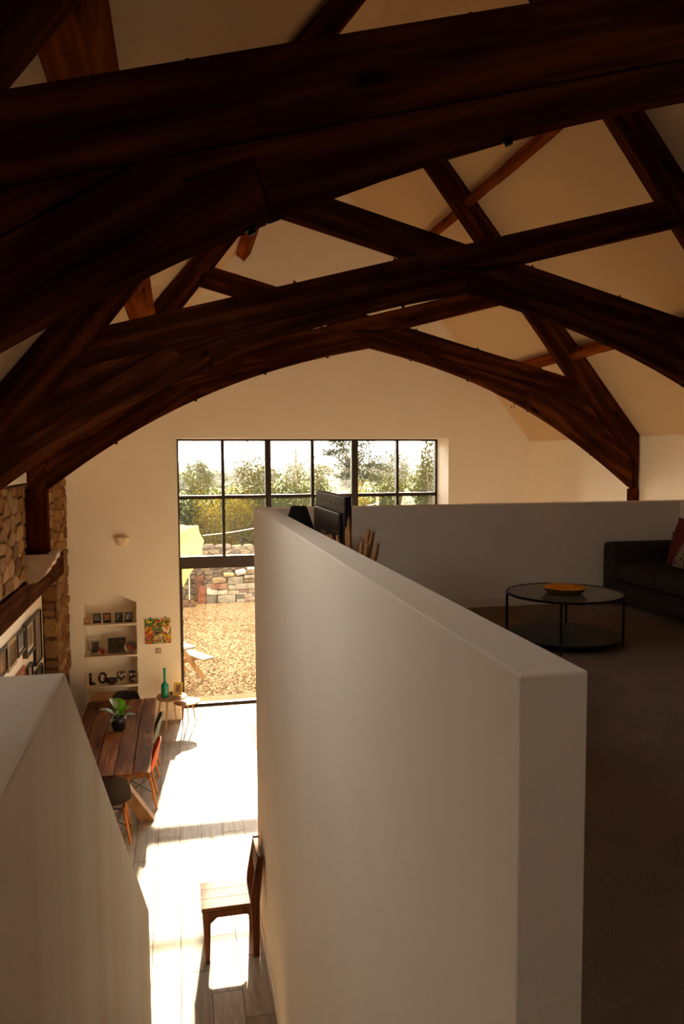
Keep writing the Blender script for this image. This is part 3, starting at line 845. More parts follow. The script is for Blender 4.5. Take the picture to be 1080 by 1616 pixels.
tag(MB().lathe([(0.0, 0.0), (0.055, 0.0), (0.06, 0.008), (0.062, 0.05), (0.062, 0.175), (0.058, 0.2), (0.045, 0.222), (0.028, 0.24), (0.0235, 0.26), (0.022, 0.3), (0.022, 0.45), (0.025, 0.458), (0.025, 0.472), (0.02, 0.474), (0.018, 0.462), (0.0, 0.45)], 32)
    .build('bottle_vase', TEALG, loc=(-0.262, 12.42, 0.551), smooth=True), 'tall teal glass bottle standing on the taller side table', 'bottle')

def photo_mat(name, cols, scale=9):
    m, t, b = newmat(name)
    n = N(t, 'ShaderNodeTexNoise', Scale=scale, Detail=3.0, Distortion=1.0)
    t.links.new(coords(t, rand=30), n.inputs['Vector'])
    t.links.new(ramp(t, n.outputs[0], [(0.32 + 0.36 * i / (len(cols) - 1), c) for i, c in enumerate(cols)]), b.inputs['Base Color'])
    b.inputs['Roughness'].default_value = 0.3
    return m
def picture(name, label, cat, w, h, fw, depth, frame_m, art_m, mat_m=None, mw_=0.0, loc=(0, 0, 0), rot=(0, 0, 0), bottom=0.0, group=None):
    """origin at the bottom centre of the back, faces local -y"""
    p = empty(name, label, cat, loc, 0, group); p.rotation_euler = rot
    f = MB()
    f.box(-w / 2, -w / 2 + fw, -depth, 0, 0, h).box(w / 2 - fw, w / 2, -depth, 0, 0, h).box(-w / 2 + fw, w / 2 - fw, -depth, 0, h - fw, h).box(-w / 2 + fw, w / 2 - fw, -depth, 0, 0, fw + bottom)
    f.build('frame', frame_m, p)
    x, z0, z1 = w / 2 - fw, fw + bottom, h - fw
    if mat_m:
        MB().box(-x, x, -depth * 0.5, -0.002, z0, z1).build('mount', mat_m, p)
        MB().box(-x + mw_, x - mw_, -depth * 0.5 - 0.002, -depth * 0.5 + 0.001, z0 + mw_, z1 - mw_).build('picture', art_m, p)
    else:
        MB().box(-x, x, -depth * 0.5, -0.002, z0, z1).build('picture', art_m, p)
    return p
BLACK_F = plain('black_frame', lin(22, 17, 14), 0.4)
GREY_F = plain('dark_grey_frame', lin(70, 62, 56), 0.5)
PALE_F = plain('pale_olive_frame', lin(168, 146, 108), 0.5)
YELLOW_F = plain('yellow_frame', lin(240, 200, 24), 0.35)
ORANGE_F = plain('orange_wood_frame', lin(170, 96, 44), 0.5)
MOUNT = plain('white_mount', lin(226, 212, 190), 0.8)
P_PORT = photo_mat('portrait_photo', [lin(60, 30, 24), lin(150, 96, 76), lin(206, 170, 140)])
P_SKY = photo_mat('landscape_photo', [lin(60, 70, 80), lin(140, 150, 156), lin(196, 180, 160)], 14)
P_WARM = photo_mat('sunset_photo', [lin(70, 90, 100), lin(190, 130, 90), lin(220, 170, 130)], 12)
P_MONO = photo_mat('mono_photo', [lin(40, 40, 42), lin(110, 108, 104), lin(190, 184, 174)], 22)
P_DARK = photo_mat('dark_family_photo', [lin(22, 18, 16), lin(70, 40, 34), lin(120, 80, 60)], 14)
P_RED = photo_mat('autumn_photo', [lin(20, 22, 14), lin(64, 52, 28), lin(130, 60, 44)], 14)
P_BLUE = photo_mat('sea_photo', [lin(40, 50, 56), lin(86, 100, 106), lin(130, 134, 130)], 9)
P_MAUVE = photo_mat('mauve_canvas', [lin(112, 92, 82), lin(146, 124, 112), lin(170, 148, 130)], 5)
P_BROWN = photo_mat('brown_print', [lin(58, 40, 28), lin(110, 78, 46), lin(150, 112, 70)], 5)
yf = picture('photo_frame', 'yellow photo frame leaning on the taller side table', 'photo frame', 0.145, 0.205, 0.022, 0.014, YELLOW_F, P_PORT, MOUNT, 0.014, (-0.065, 12.44, 0.556), (-0.35, 0.0, -0.32))
MB().bar((0, 0.0, 0.12), (0, 0.075, 0.027), 0.04, 0.004).build('strut', BLACK_F, yf)
tag(MB().box(-0.018, 0.018, -0.012, 0.012, 0, 0.05).build('small_ornament', plain('black_ceramic', lin(20, 16, 14), 0.3), loc=(-0.163, 12.52, 0.551), bevel=0.006), 'tiny black block between the teal bottle and the yellow frame', 'ornament')

# alcove contents
zs1, zs2, zs3 = 1.687, 1.161, 0.656
YN = YE + 0.1
tag(MB().prism([(-0.045, 0), (0.045, 0), (0.045, 0.075), (0, 0.118), (-0.045, 0.075)], -0.02, 0.02).build('house_ornament', timber('raw_wood', lin(120, 84, 50), lin(150, 108, 68), lin(168, 126, 84), 2, 0.7), loc=(-1.505, YN, zs1), bevel=0.003), 'small wooden house ornament at the left of the top alcove shelf', 'ornament')
hs = bpy.data.objects['house_ornament']
for k, zz in enumerate((0.03, 0.05, 0.07)):
    MB().box(-0.028, 0.028, -0.023, -0.02, zz, zz + 0.008).build('slat', MOUNT, hs)
for xx, art, lb in ((-1.345, P_SKY, 'leftmost small black framed photo on the top alcove shelf'), (-1.186, P_WARM, 'second small black framed photo, orange toned, on the top alcove shelf'), (-0.998, P_MONO, 'third small black framed photo, grey toned, on the top alcove shelf'), (-0.843, P_MONO, 'rightmost small black framed photo on the top alcove shelf')):
    picture('photo_frame', lb, 'photo frame', 0.122, 0.158, 0.018, 0.02, BLACK_F, art, loc=(xx, YN + 0.03, zs1 + 0.001), rot=(-0.06, 0, 0), bottom=0.022, group='small black photo frames on the top alcove shelf')
MIRROR = plain('bevelled_mirror', lin(190, 176, 150), 0.12, 0.9)
picture('photo_frame', 'mirror edged photo frame at the left of the middle alcove shelf', 'photo frame', 0.17, 0.238, 0.03, 0.022, MIRROR, P_DARK, BLACK_F, 0.006, (-1.392, YN + 0.05, zs2 + 0.001), (-0.08, 0, 0.12))
picture('photo_frame', 'wide black framed picture in the middle alcove shelf', 'photo frame', 0.285, 0.25, 0.02, 0.02, BLACK_F, P_RED, loc=(-1.045, YN + 0.07, zs2 + 0.001), rot=(-0.1, 0, 0.03))
COPPER = plain('copper_petals', lin(186, 110, 60), 0.35, 0.4)
PETAL = plain('shell_petals', lin(150, 128, 110), 0.3, 0.5)
def rosette(name, label, loc, R, m1, m2, n=14, flat=False):
    o = empty(name, label, 'ornament', loc)
    def petals(k, r0, r1, w, m, off, tilt):
        for i in range(k):
            a = 2 * PI * i / k + off
            q = MB()
            q.add([(-w * .4, 0, r0), (w * .4, 0, r0), (w / 2, -tilt, (r0 + r1) * .6), (0, -tilt * 1.3, r1), (-w / 2, -tilt, (r0 + r1) * .6), (0, 0.012, (r0 + r1) / 2)],
                  [(0, 1, 2, 3, 4), (1, 0, 5), (2, 1, 5), (3, 2, 5), (4, 3, 5), (0, 4, 5)])
            q.build('petal', m, o, loc=(0, 0, R), rot=(0, a, 0))
    petals(n, R * 0.3, R, R * 0.36, m1, 0, 0.012)
    petals(n, R * 0.18, R * 0.72, R * 0.3, m1, PI / n, 0.03)
    petals(8, 0.0, R * 0.42, R * 0.26, m2, 0, 0.045)
    MB().lathe([(0, -0.012), (R * .25, -0.004), (R * .25, 0.01), (0, 0.012)], 12).build('centre', m2, o, loc=(0, 0, R), rot=(PI / 2, 0, 0))
    MB().box(-R * .35, R * .35, -0.01, 0.05, 0, 0.006).bar((0, 0.02, 0.003), (0, 0.015, R * .8), 0.02, 0.006, up=(0, 1, 0)).build('stand', m2, o)
    return o
rosette('rosette_ornament', 'small copper coloured rosette ornament on the middle alcove shelf', (-1.272, YN - 0.03, zs2 + 0.001), 0.062, COPPER, COPPER, 10)
rosette('sunburst_ornament', 'large sunburst flower ornament at the right of the middle alcove shelf', (-0.822, YN + 0.0, zs2 + 0.001), 0.108, PETAL, COPPER, 16)
# mosaic letters and bowl on the lower shelf
MOSAIC, t_, b_ = newmat('mirror_mosaic')
v_ = N(t_, 'ShaderNodeTexVoronoi', Scale=42.0)
t_.links.new(coords(t_), v_.inputs['Vector'])
sp_ = N(t_, 'ShaderNodeSeparateXYZ'); t_.links.new(v_.outputs['Color'], sp_.inputs[0])
t_.links.new(ramp(t_, sp_.outputs[0], [(0.55, lin(46, 30, 22)), (0.62, lin(86, 56, 40)), (0.86, lin(110, 70, 52)), (0.9, lin(220, 206, 180))]), b_.inputs['Base Color'])
t_.links.new(ramp(t_, sp_.outputs[0], [(0.8, (0.1,) * 3), (0.9, (0.9,) * 3)]), b_.inputs['Metallic'])
b_.inputs['Roughness'].default_value = 0.2
bump(t_, b_, v_.outputs['Distance'], 0.5, 0.006)
def letter(name, label, mb, x, dy=0.0, bevel=0.008, smooth=False):
    return tag(mb.build(name, MOSAIC, loc=(x, YN + dy, zs3 + 0.001), bevel=bevel, smooth=smooth), label, 'letter', 'mosaic mirror letters on the lower alcove shelf')
letter('letter_ornament', 'mosaic mirror letter L on the lower alcove shelf', MB().prism([(-0.05, 0), (0.055, 0), (0.055, 0.045), (-0.008, 0.045), (-0.008, 0.2), (-0.05, 0.2)], -0.022, 0.022), -1.445)
def ring(fn, r, n=36):
    pts = [Vector(fn(2 * PI * i / n)) for i in range(n)]
    m = MB(); k = 10; vs = []; fs = []
    for i, p in enumerate(pts):
        d = (pts[(i + 1) % n] - pts[i - 1]).normalized(); a = Vector((0, 1, 0)); b = d.cross(a).normalized()
        for j in range(k):
            t = 2 * PI * j / k; vs.append(p + r * (math.cos(t) * a + math.sin(t) * b))
    for i in range(n):
        for j in range(k):
            fs.append((i * k + j, ((i + 1) % n) * k + j, ((i + 1) % n) * k + (j + 1) % k, i * k + (j + 1) % k))
    return m.add(vs, fs)
letter('letter_ornament', 'mosaic mirror letter O on the lower alcove shelf', ring(lambda t: (0.055 * math.cos(t), 0, 0.1 + 0.078 * math.sin(t)), 0.022), -1.283, 0.03, 0, True)
letter('letter_ornament', 'mosaic mirror heart between the letters O and E on the lower alcove shelf', ring(lambda t: (0.058 * math.sin(t) ** 3 * 1.05, 0, 0.125 + 0.0047 * (13 * math.cos(t) - 5 * math.cos(2 * t) - 2 * math.cos(3 * t) - math.cos(4 * t))), 0.02), -0.982, 0.03, 0, True)
letter('letter_ornament', 'mosaic mirror letter E on the lower alcove shelf', MB().prism([(-0.062, 0), (0.062, 0), (0.062, 0.04), (-0.02, 0.04), (-0.02, 0.082), (0.045, 0.082), (0.045, 0.12), (-0.02, 0.12), (-0.02, 0.162), (0.062, 0.162), (0.062, 0.205), (-0.062, 0.205)], -0.024, 0.024), -0.795)
tag(MB().lathe([(0.0, 0.0), (0.05, 0.0), (0.055, 0.008), (0.1, 0.04), (0.13, 0.085), (0.137, 0.1), (0.128, 0.1), (0.09, 0.05), (0.0, 0.03)], 28, sy=0.55).build('mosaic_bowl', MOSAIC, loc=(-1.13, YN - 0.04, zs3 + 0.001), smooth=True), 'dark mosaic boat shaped bowl in front of the mosaic letters', 'bowl')
# low bench in the alcove
bn = empty('alcove_cabinet', 'low wooden cabinet standing in the foot of the alcove', 'cabinet', (-1.1, 12.55, 0))
BW = timber('cabinet_oak', lin(126, 88, 54), lin(160, 118, 76), lin(180, 138, 94), 0, 0.6)
MB().box(-0.3, 0.3, -0.19, 0.19, 0.07, 0.575).build('body', BW, bn, bevel=0.004)
MB().box(-0.315, 0.315, -0.205, 0.2, 0.577, 0.6).build('cabinet_top', BW, bn, bevel=0.004)
for s_ in (-1, 1):
    dd = MB().box(min(s_ * 0.004, s_ * 0.29), max(s_ * 0.004, s_ * 0.29), -0.206, -0.191, 0.085, 0.56).build('door', BW, bn, bevel=0.003)
    MB().lathe([(0, 0), (0.01, 0.0), (0.012, 0.016), (0, 0.018)], 10).build('knob', DARKMETAL, dd, loc=(s_ * 0.04, -0.206, 0.34), rot=(PI / 2, 0, 0))
    for t2 in (-1, 1):
        MB().box(s_ * 0.26 - 0.02, s_ * 0.26 + 0.02, t2 * 0.15 - 0.02, t2 * 0.15 + 0.02, 0, 0.069).build('foot', BW, bn)

# colourful canvas, switch and wall light on the end wall
cv = empty('abstract_canvas', 'unframed square canvas of bright multicoloured strokes on the end wall', 'painting', (-0.362, YE - 0.002, 1.315))
NN = 72
img = np.zeros((NN, NN, 3)); rs = np.random.RandomState(11)
pal = [(200, 60, 20), (30, 110, 40), (230, 200, 40), (240, 232, 214), (20, 24, 18), (120, 160, 50), (226, 120, 40), (150, 30, 30), (60, 80, 60)]
bases = [(60, 130, 50), (150, 60, 30), (200, 180, 60), (216, 80, 26), (110, 140, 80), (216, 150, 70), (190, 90, 40), (190, 180, 150), (220, 170, 40)]
yy, xx = np.mgrid[0:NN, 0:NN]
for cell in range(9):
    cx_, cy_ = (cell % 3) * 24, (cell // 3) * 24
    img[cy_:cy_ + 24, cx_:cx_ + 24] = bases[cell]
    for k in range(11):
        p = rs.rand(2) * 24 + (cx_, cy_); a = rs.rand() * PI; L_ = rs.uniform(4, 13); w_ = rs.uniform(0.8, 2.2)
        d = np.array([math.cos(a), math.sin(a)])
        u = (xx - p[0]) * d[0] + (yy - p[1]) * d[1] ; v = -(xx - p[0]) * d[1] + (yy - p[1]) * d[0] + 1.5 * np.sin(u * 0.4)
        mk = (np.abs(u) < L_) & (np.abs(v) < w_) & (xx >= cx_) & (xx < cx_ + 24) & (yy >= cy_) & (yy < cy_ + 24)
        img[mk] = pal[rs.randint(len(pal))]
vs = []; fs = []
s_ = 0.425
for j in range(NN + 1):
    for i in range(NN + 1):
        vs.append((-s_ / 2 + s_ * i / NN, -0.016, s_ - s_ * j / NN + 0.005))
for j in range(NN):
    for i in range(NN):
        a = j * (NN + 1) + i; fs.append((a, a + NN + 1, a + NN + 2, a + 1))
pm = MB().add(vs, fs).mesh('picture')
ca = pm.color_attributes.new('paint', 'FLOAT_COLOR', 'CORNER')
cc = np.repeat((img.reshape(-1, 3) / 255.0) ** 2.2, 4, axis=0)
ca.data.foreach_set('color', np.c_[cc, np.ones(len(cc))].astype('f4').ravel())
ART, t_, b_ = newmat('painted_canvas')
at_ = N(t_, 'ShaderNodeVertexColor'); at_.layer_name = 'paint'
t_.links.new(at_.outputs[0], b_.inputs['Base Color']); b_.inputs['Roughness'].default_value = 0.6
pm.materials.append(ART)
po = bpy.data.objects.new('picture', pm); COL.objects.link(po); po.parent = cv
MB().box(-s_ / 2, s_ / 2, -0.0155, 0, 0.005, s_ + 0.005).build('canvas', MOUNT, cv)
for xx_ in (-0.12, 0.12):
    MB().box(xx_ - 0.008, xx_ + 0.008, -0.02, 0.001, s_ - 0.005, s_ + 0.03).build('clip', DARKMETAL, cv)
sw_ = empty('light_switch', 'small square double light switch under the colourful canvas', 'switch', (-0.365, YE - 0.001, 1.2))
MB().box(-0.046, 0.046, -0.009, 0, -0.046, 0.046).build('plate', plain('brushed_plate', lin(170, 150, 122), 0.35, 0.3), sw_, bevel=0.002)
for xx_ in (-0.018, 0.018): MB().box(xx_ - 0.008, xx_ + 0.008, -0.014, -0.009, -0.016, 0.016).build('rocker', TRIM_WHITE, sw_)
sc = empty('wall_light', 'fluted cream half bowl wall light high on the end wall', 'wall light', (-0.908, YE, 2.97))
n_f = 29; prof = [(0.03, 0.0), (0.075, 0.025), (0.105, 0.07), (0.118, 0.115), (0.12, 0.15)]
vs = []; fs = []
for (r_, z_) in prof:
    for k in range(n_f):
        t = PI + PI * k / (n_f - 1); rr = r_ * (1 + 0.045 * (1 if k % 2 else -1) * (0.3 + z_ / 0.15 * .7))
        vs.append((rr * math.cos(t), min(-0.001, rr * math.sin(t)), z_))
for j in range(len(prof) - 1):
    for k in range(n_f - 1):
        a = j * n_f + k; fs.append((a, a + 1, a + n_f + 1, a + n_f))
fs.append(tuple(range(n_f - 1, -1, -1)))
so_ = MB().add(vs, fs).build('shade', plain('cream_ceramic', lin(232, 214, 182), 0.5), sc)
m_ = so_.modifiers.new('s', 'SOLIDIFY'); m_.thickness = 0.006
MB().box(-0.04, 0.04, -0.02, 0, 0.04, 0.12).build('back_plate', TRIM_WHITE, sc)
MB().lathe([(0, 0.0), (0.018, 0.005), (0.022, 0.03), (0.0, 0.07)], 12, (0, -0.05, 0.05)).build('bulb', MOUNT, sc)

# pictures hung on the recess panel (face +x): y range, z range
PXF = XL - 0.224
for lb, ya, yb, z0_, z1_, fw_, dp, fm_, am_, mm_, mw2 in (
    ('brown print in a dark frame, first on the white recess panel from the stair', 8.85, 9.27, 1.965, 2.27, 0.03, 0.03, BLACK_F, P_BROWN, None, 0),
    ('brown print in a wide pale olive frame on the white recess panel', 9.30, 9.78, 1.93, 2.27, 0.045, 0.03, PALE_F, P_BROWN, None, 0),
    ('small sea blue picture in a deep grey frame on the white recess panel', 9.76, 10.22, 1.98, 2.26, 0.03, 0.05, GREY_F, P_BLUE, MOUNT, 0.03),
    ('white mounted drawing in a deep dark grey frame on the white recess panel', 10.25, 10.87, 1.845, 2.28, 0.03, 0.06, GREY_F, P_BROWN, MOUNT, 0.06),
    ('tall mauve grey canvas in a thin dark frame, last on the recess panel', 10.95, 11.45, 1.555, 2.265, 0.012, 0.04, BLACK_F, P_MAUVE, None, 0),
    ('orange wooden framed picture low on the white recess panel', 9.72, 10.24, 1.40, 1.77, 0.035, 0.03, ORANGE_F, P_WARM, None, 0),
    ('low dark framed picture with a white mount on the recess panel', 10.32, 10.68, 1.30, 1.70, 0.025, 0.05, BLACK_F, P_MAUVE, MOUNT, 0.035),
    ('low dark framed photograph beside the panel edge under the mauve canvas', 10.98, 11.46, 1.10, 1.48, 0.03, 0.04, BLACK_F, P_DARK, None, 0)):
    picture('picture_frame', lb, 'picture', yb - ya, z1_ - z0_, fw_, dp, fm_, am_, mm_, mw2, loc=(PXF + 0.001, (ya + yb) / 2, z0_), rot=(0, 0, PI / 2), group='pictures on the white recess panel')

# rustic wooden chair against the tall wall, facing -x
RW = timber('rustic_chair_wood', lin(56, 28, 13), lin(104, 62, 34), lin(150, 106, 66), 0, 0.55, 18, 0.12, bstr=0.5)
RWZ = timber('rustic_chair_upright', lin(62, 30, 15), lin(104, 56, 28), lin(140, 90, 50), 2, 0.55, 18, 0.2, bstr=0.5)
rc = empty('rustic_chair', 'rustic solid wood chair in the sun against the tall cream wall', 'chair', (0.392, 6.66, 0))
CX0, CX1, CYn, CYf, SH = -0.260, 0.235, -0.215, 0.215, 0.505
for k, (ya, yb) in enumerate(((CYn, -0.065), (-0.062, 0.085), (0.088, CYf))):
    MB().box(CX0, CX1 - 0.055, ya, yb, SH - 0.035, SH - 0.002 * k).build('seat_board', RW, rc, bevel=0.004)
for sy, y0_ in ((-1, CYn), (1, CYf - 0.05)):
    q = MB().prism([(CX0 + 0.005, SH - 0.036), (CX0 + 0.03, 0), (CX0 + 0.066, 0), (CX0 + 0.078, SH - 0.145), (CX0 + 0.135, SH - 0.095), (0.13, SH - 0.095), (0.165, SH - 0.125), (0.165, SH - 0.036)], y0_, y0_ + 0.05)
    q.build('front_leg', RWZ, rc, bevel=0.004)
    MB().prism([(0.167, SH + 0.01), (0.185, 0), (0.24, 0), (0.247, SH), (0.286, 0.915), (0.232, 0.915), (0.17, SH + 0.06)], y0_, y0_ + 0.05).build('back_leg', RWZ, rc, bevel=0.004)
MB().prism([(0.215, 0.70), (0.255, 0.70), (0.276, 0.905), (0.226, 0.905)], CYn + 0.052, CYf - 0.052).build('back_rail', RW, rc, bevel=0.004)
MB().box(CX0 + 0.02, CX0 + 0.055, CYn + 0.052, CYf - 0.052, SH - 0.11, SH - 0.037).build('apron', RW, rc, bevel=0.003)
# rug edge
rg = MB().box(1.09, 2.9, 9.6, 12.34, 0.001, 0.012)
JUTE = plain('woven_jute', lin(196, 168, 128), 0.95, noise=0.2, nscale=30, bmp=0.8, bscale=70)
tag(rg.build('woven_rug', JUTE, bevel=0.004), 'pale woven rug on the sunlit tile floor, one corner showing past the tall wall', 'rug')

# ------------------------------------------------------------------ loft
SOFA = plain('charcoal_sofa_fabric', lin(58, 48, 44), 0.95, noise=0.15, nscale=40, bmp=0.4, bscale=200, spec=0.1)
sf = empty('sofa', 'dark charcoal sofa with low arm against the right loft parapet', 'sofa', (4.62, 5.7, LZ))
fx, bx = -0.46, 0.42
MB().box(fx + 0.03, bx, -1.16, 1.16, 0.05, 0.25).build('base', SOFA, sf, bevel=0.02)
for sy in (-1, 1):
    MB().box(fx, bx - 0.1, sy * 1.05 - 0.12, sy * 1.05 + 0.12, 0.045, 0.615).build('arm', SOFA, sf, bevel=0.045, seg=4)
for k in range(3):
    y0_ = -0.925 + k * 0.62
    MB().box(fx - 0.005, bx - 0.17, y0_ + 0.004, y0_ + 0.612, 0.255, 0.425).build('seat_cushion', SOFA, sf, bevel=0.035, seg=4)
    MB().prism([(bx - 0.20, 0.43), (bx + 0.0, 0.43), (bx + 0.0, 0.80), (bx - 0.14, 0.83)], y0_ + 0.006, y0_ + 0.61).build('back_cushion', SOFA, sf, bevel=0.04, seg=4)
MB().box(bx - 0.1, bx + 0.0, -1.16, 1.16, 0.26, 0.70).build('back', SOFA, sf, bevel=0.02)
for sx in (fx + 0.08, bx - 0.08):
    for sy in (-1.1, 1.1): MB().box(sx - 0.025, sx + 0.025, sy - 0.025, sy + 0.025, 0, 0.05).build('foot', DARKMETAL, sf)
def cushion(label, m, loc, rot, s=0.46, th=0.15):
    n = 14; vs = []; fs = []
    for side in (-1, 1):
        for j in range(n + 1):
            for i in range(n + 1):
                u, v = 2 * i / n - 1, 2 * j / n - 1
                e = max(0, (1 - abs(u) ** 2.6) * (1 - abs(v) ** 2.6)) ** 0.55
                k = 1 - 0.07 * (1 - max(abs(u), abs(v)) ** 6) * 0 - 0.05 * (1 - (u * v) ** 2) * (max(abs(u), abs(v)) ** 8)
                vs.append((u * s / 2 * k, side * th / 2 * e, v * s / 2 * k + s / 2))
    M = (n + 1) ** 2
    for j in range(n):
        for i in range(n):
            a = j * (n + 1) + i
            fs.append((a, a + 1, a + n + 2, a + n + 1)); fs.append((M + a, M + a + n + 1, M + a + n + 2, M + a + 1))
    o = MB().add(vs, fs).build('cushion', m, smooth=True, loc=loc); o.rotation_euler = rot
    return tag(o, label, 'cushion')
BURG = plain('burgundy_velvet', lin(104, 34, 34), 0.85, noise=0.1, nscale=20, bmp=0.2, bscale=150)
SPEC, t_, b_ = newmat('speckled_cushion')
n_ = N(t_, 'ShaderNodeTexVoronoi', Scale=70.0)
t_.links.new(coords(t_), n_.inputs['Vector'])
sp_ = N(t_, 'ShaderNodeSeparateXYZ'); t_.links.new(n_.outputs['Color'], sp_.inputs[0])
t_.links.new(ramp(t_, sp_.outputs[0], [(0.4, lin(46, 38, 32)), (0.5, lin(176, 156, 130))]), b_.inputs['Base Color']); b_.inputs['Roughness'].default_value = 0.9
cushion('plain burgundy cushion leaning on the sofa behind the speckled one', BURG, (4.60, 6.20, LZ + 0.438), (-0.32, 0.0, -PI / 2 + 0.12), 0.46)
cushion('black and cream speckled cushion in front of the burgundy one on the sofa', SPEC, (4.44, 6.02, LZ + 0.438), (-0.55, 0.0, -PI / 2 - 0.25), 0.44, 0.14)

CT = (2.96, 5.42)
ct = empty('coffee_table', 'round black metal coffee table with glass top and lower shelf in the loft', 'table', (CT[0], CT[1], LZ))
R_ = 0.445
ringm = MB().lathe([(R_ - 0.012, 0.386), (R_, 0.386), (R_, 0.404), (R_ - 0.012, 0.404), (R_ - 0.012, 0.386)], 64)
ringm.build('rim', DARKMETAL, ct)
CG, t_, b_ = newmat('smoked_glass')
b_.inputs['Base Color'].default_value = (0.75, 0.74, 0.7, 1); b_.inputs['Roughness'].default_value = 0.03; b_.inputs['Transmission Weight'].default_value = 0.6; b_.inputs['IOR'].default_value = 1.45
b_.inputs['Base Color'].default_value = (0.32, 0.30, 0.27, 1)
MB().lathe([(0, 0.392), (R_ - 0.0125, 0.392), (R_ - 0.0125, 0.400), (0, 0.400)], 64).build('glass_top', CG, ct)
MB().lathe([(0, 0.058), (R_ - 0.02, 0.058), (R_ - 0.012, 0.062), (R_ - 0.012, 0.072), (0, 0.072)], 64).build('shelf', DARKMETAL, ct)
for k in range(4):
    a = math.radians(-31 + 90 * k)
    MB().box(-0.009, 0.009, -0.009, 0.009, 0.0, 0.386).build('leg', DARKMETAL, ct, loc=((R_ - 0.004) * math.cos(a), (R_ - 0.004) * math.sin(a), 0), rot=(0, 0, a))
BRASS = plain('polished_brass', lin(240, 190, 80), 0.25, 1.0)
tag(MB().lathe([(0, 0.0), (0.125, 0.0), (0.14, 0.006), (0.172, 0.042), (0.176, 0.043), (0.17, 0.046), (0.138, 0.012), (0.12, 0.005), (0, 0.005)], 28, bump=lambda t, j: 1 + (0.018 * math.cos(14 * t) if 2 < j < 7 else 0)).build('brass_tray', BRASS, loc=(2.95, 5.40, LZ + 0.4045), smooth=True), 'round scalloped brass tray on the glass coffee table', 'tray')

# television (seen from behind), low console, lamp, pampas vase
TVB = plain('tv_back_plastic', lin(26, 22, 20), 0.42)
cons = empty('media_console', 'low dark console behind the parapet under the television', 'console', (1.09, 5.5, LZ))
MB().box(-0.2, 0.2, -1.05, 1.05, 0.08, 0.46).build('body', LINTEL_W, cons, bevel=0.005)
MB().box(-0.21, 0.21, -1.07, 1.07, 0.462, 0.49).build('console_top', LINTEL_W, cons, bevel=0.005)
for sx in (-1, 1):
    for sy in (-1, 1): MB().box(sx * .16 - .02, sx * .16 + .02, sy * .98 - .02, sy * .98 + .02, 0, 0.08).build('foot', DARKMETAL, cons)
tv = empty('television', 'flat television seen from behind over the parapet', 'television', (1.06, 5.24, LZ + 0.491))
TY = 0.535; ZB, ZT = 0.10, 0.727
MB().box(0.0, 0.022, -TY, TY, ZB, ZT).build('screen_panel', DARKMETAL, tv, bevel=0.004)
MB().box(-0.022, -0.0005, -TY + 0.02, TY - 0.02, ZB + 0.02, ZT - 0.005).build('back_cover', TVB, tv, bevel=0.008)
MB().box(-0.045, -0.0225, -TY + 0.09, TY - 0.06, ZB + 0.05, ZT - 0.11).build('rear_housing', TVB, tv, bevel=0.012)
MB().box(-0.052, -0.0455, -TY + 0.12, -TY + 0.38, ZB + 0.08, ZT - 0.24).build('connector_cover', DARKMETAL, tv, bevel=0.004)
for yy_, w_, z_ in ((0.38, 0.05, 0.58), (0.13, 0.10, 0.565), (-0.1, 0.03, 0.52), (0.26, 0.03, 0.54)):
    MB().box(-0.0475, -0.0455, yy_ - w_, yy_ + w_, z_ - 0.02, z_ + 0.02).build('vent', DARKMETAL, tv)
MB().box(-0.0472, -0.0456, -0.02, 0.16, 0.36, 0.46).build('rating_sticker', plain('sticker', lin(96, 84, 66), 0.6), tv)
for k in range(6): MB().box(-0.0245, -0.0222, -0.42 + k * 0.17, -0.40 + k * 0.17, ZT - 0.065, ZT - 0.045).build('vent', DARKMETAL, tv)
for yy_ in (-0.34, 0.34): MB().bar((0.0, yy_, ZB + 0.02), (-0.1, yy_, 0.002), 0.03, 0.012).bar((0.01, yy_, ZB + 0.02), (0.12, yy_, 0.002), 0.03, 0.012).build('foot', DARKMETAL, tv)
lp = empty('table_lamp', 'black tapered lamp shade rising over the parapet beside the television', 'lamp', (0.99, 6.28, LZ + 0.491))
MB().lathe([(0.152, 0.31), (0.065, 0.572), (0.062, 0.572), (0.148, 0.312)], 32).build('lamp_shade', plain('black_shade', lin(12, 11, 10), 0.9), lp, smooth=True)
MB().lathe([(0, 0), (0.075, 0), (0.075, 0.015), (0.02, 0.03), (0.012, 0.06), (0.012, 0.4), (0, 0.4)], 20).build('lamp_base', DARKMETAL, lp, smooth=True)
MB().bar((-0.064, 0, 0.55), (0.064, 0, 0.55), 0.006, 0.006).build('shade_ring', DARKMETAL, lp)
pv = empty('pampas_vase', 'tall vase of dried tan pampas plumes showing over the parapet', 'vase', (0.985, 4.22, LZ))
MB().lathe([(0, 0), (0.085, 0), (0.10, 0.05), (0.105, 0.2), (0.085, 0.38), (0.055, 0.48), (0.06, 0.53), (0.05, 0.53), (0.045, 0.48), (0, 0.4)], 24).build('vase', plain('terracotta', lin(120, 80, 56), 0.8), pv, smooth=True)
PAMP = plain('pampas_plume', lin(176, 130, 88), 1.0, noise=0.3, nscale=60, bmp=1.0, bscale=160, spec=0.05)
r_ = random.Random(5)
tips = [(-0.02, 0.06, 1.115), (0.075, -0.05, 1.06), (0.095, -0.06, 1.045), (0.105, -0.02, 1.03), (0.115, -0.1, 0.985), (0.05, 0.0, 1.0), (-0.095, 0.22, 1.01), (-0.06, 0.2, 1.005), (0.02, 0.3, 1.04), (0.03, 0.26, 1.0), (0.06, -0.08, 0.98), (-0.04, 0.3, 0.97), (-0.1, 0.3, 1.0), (0.0, 0.15, 0.98)]
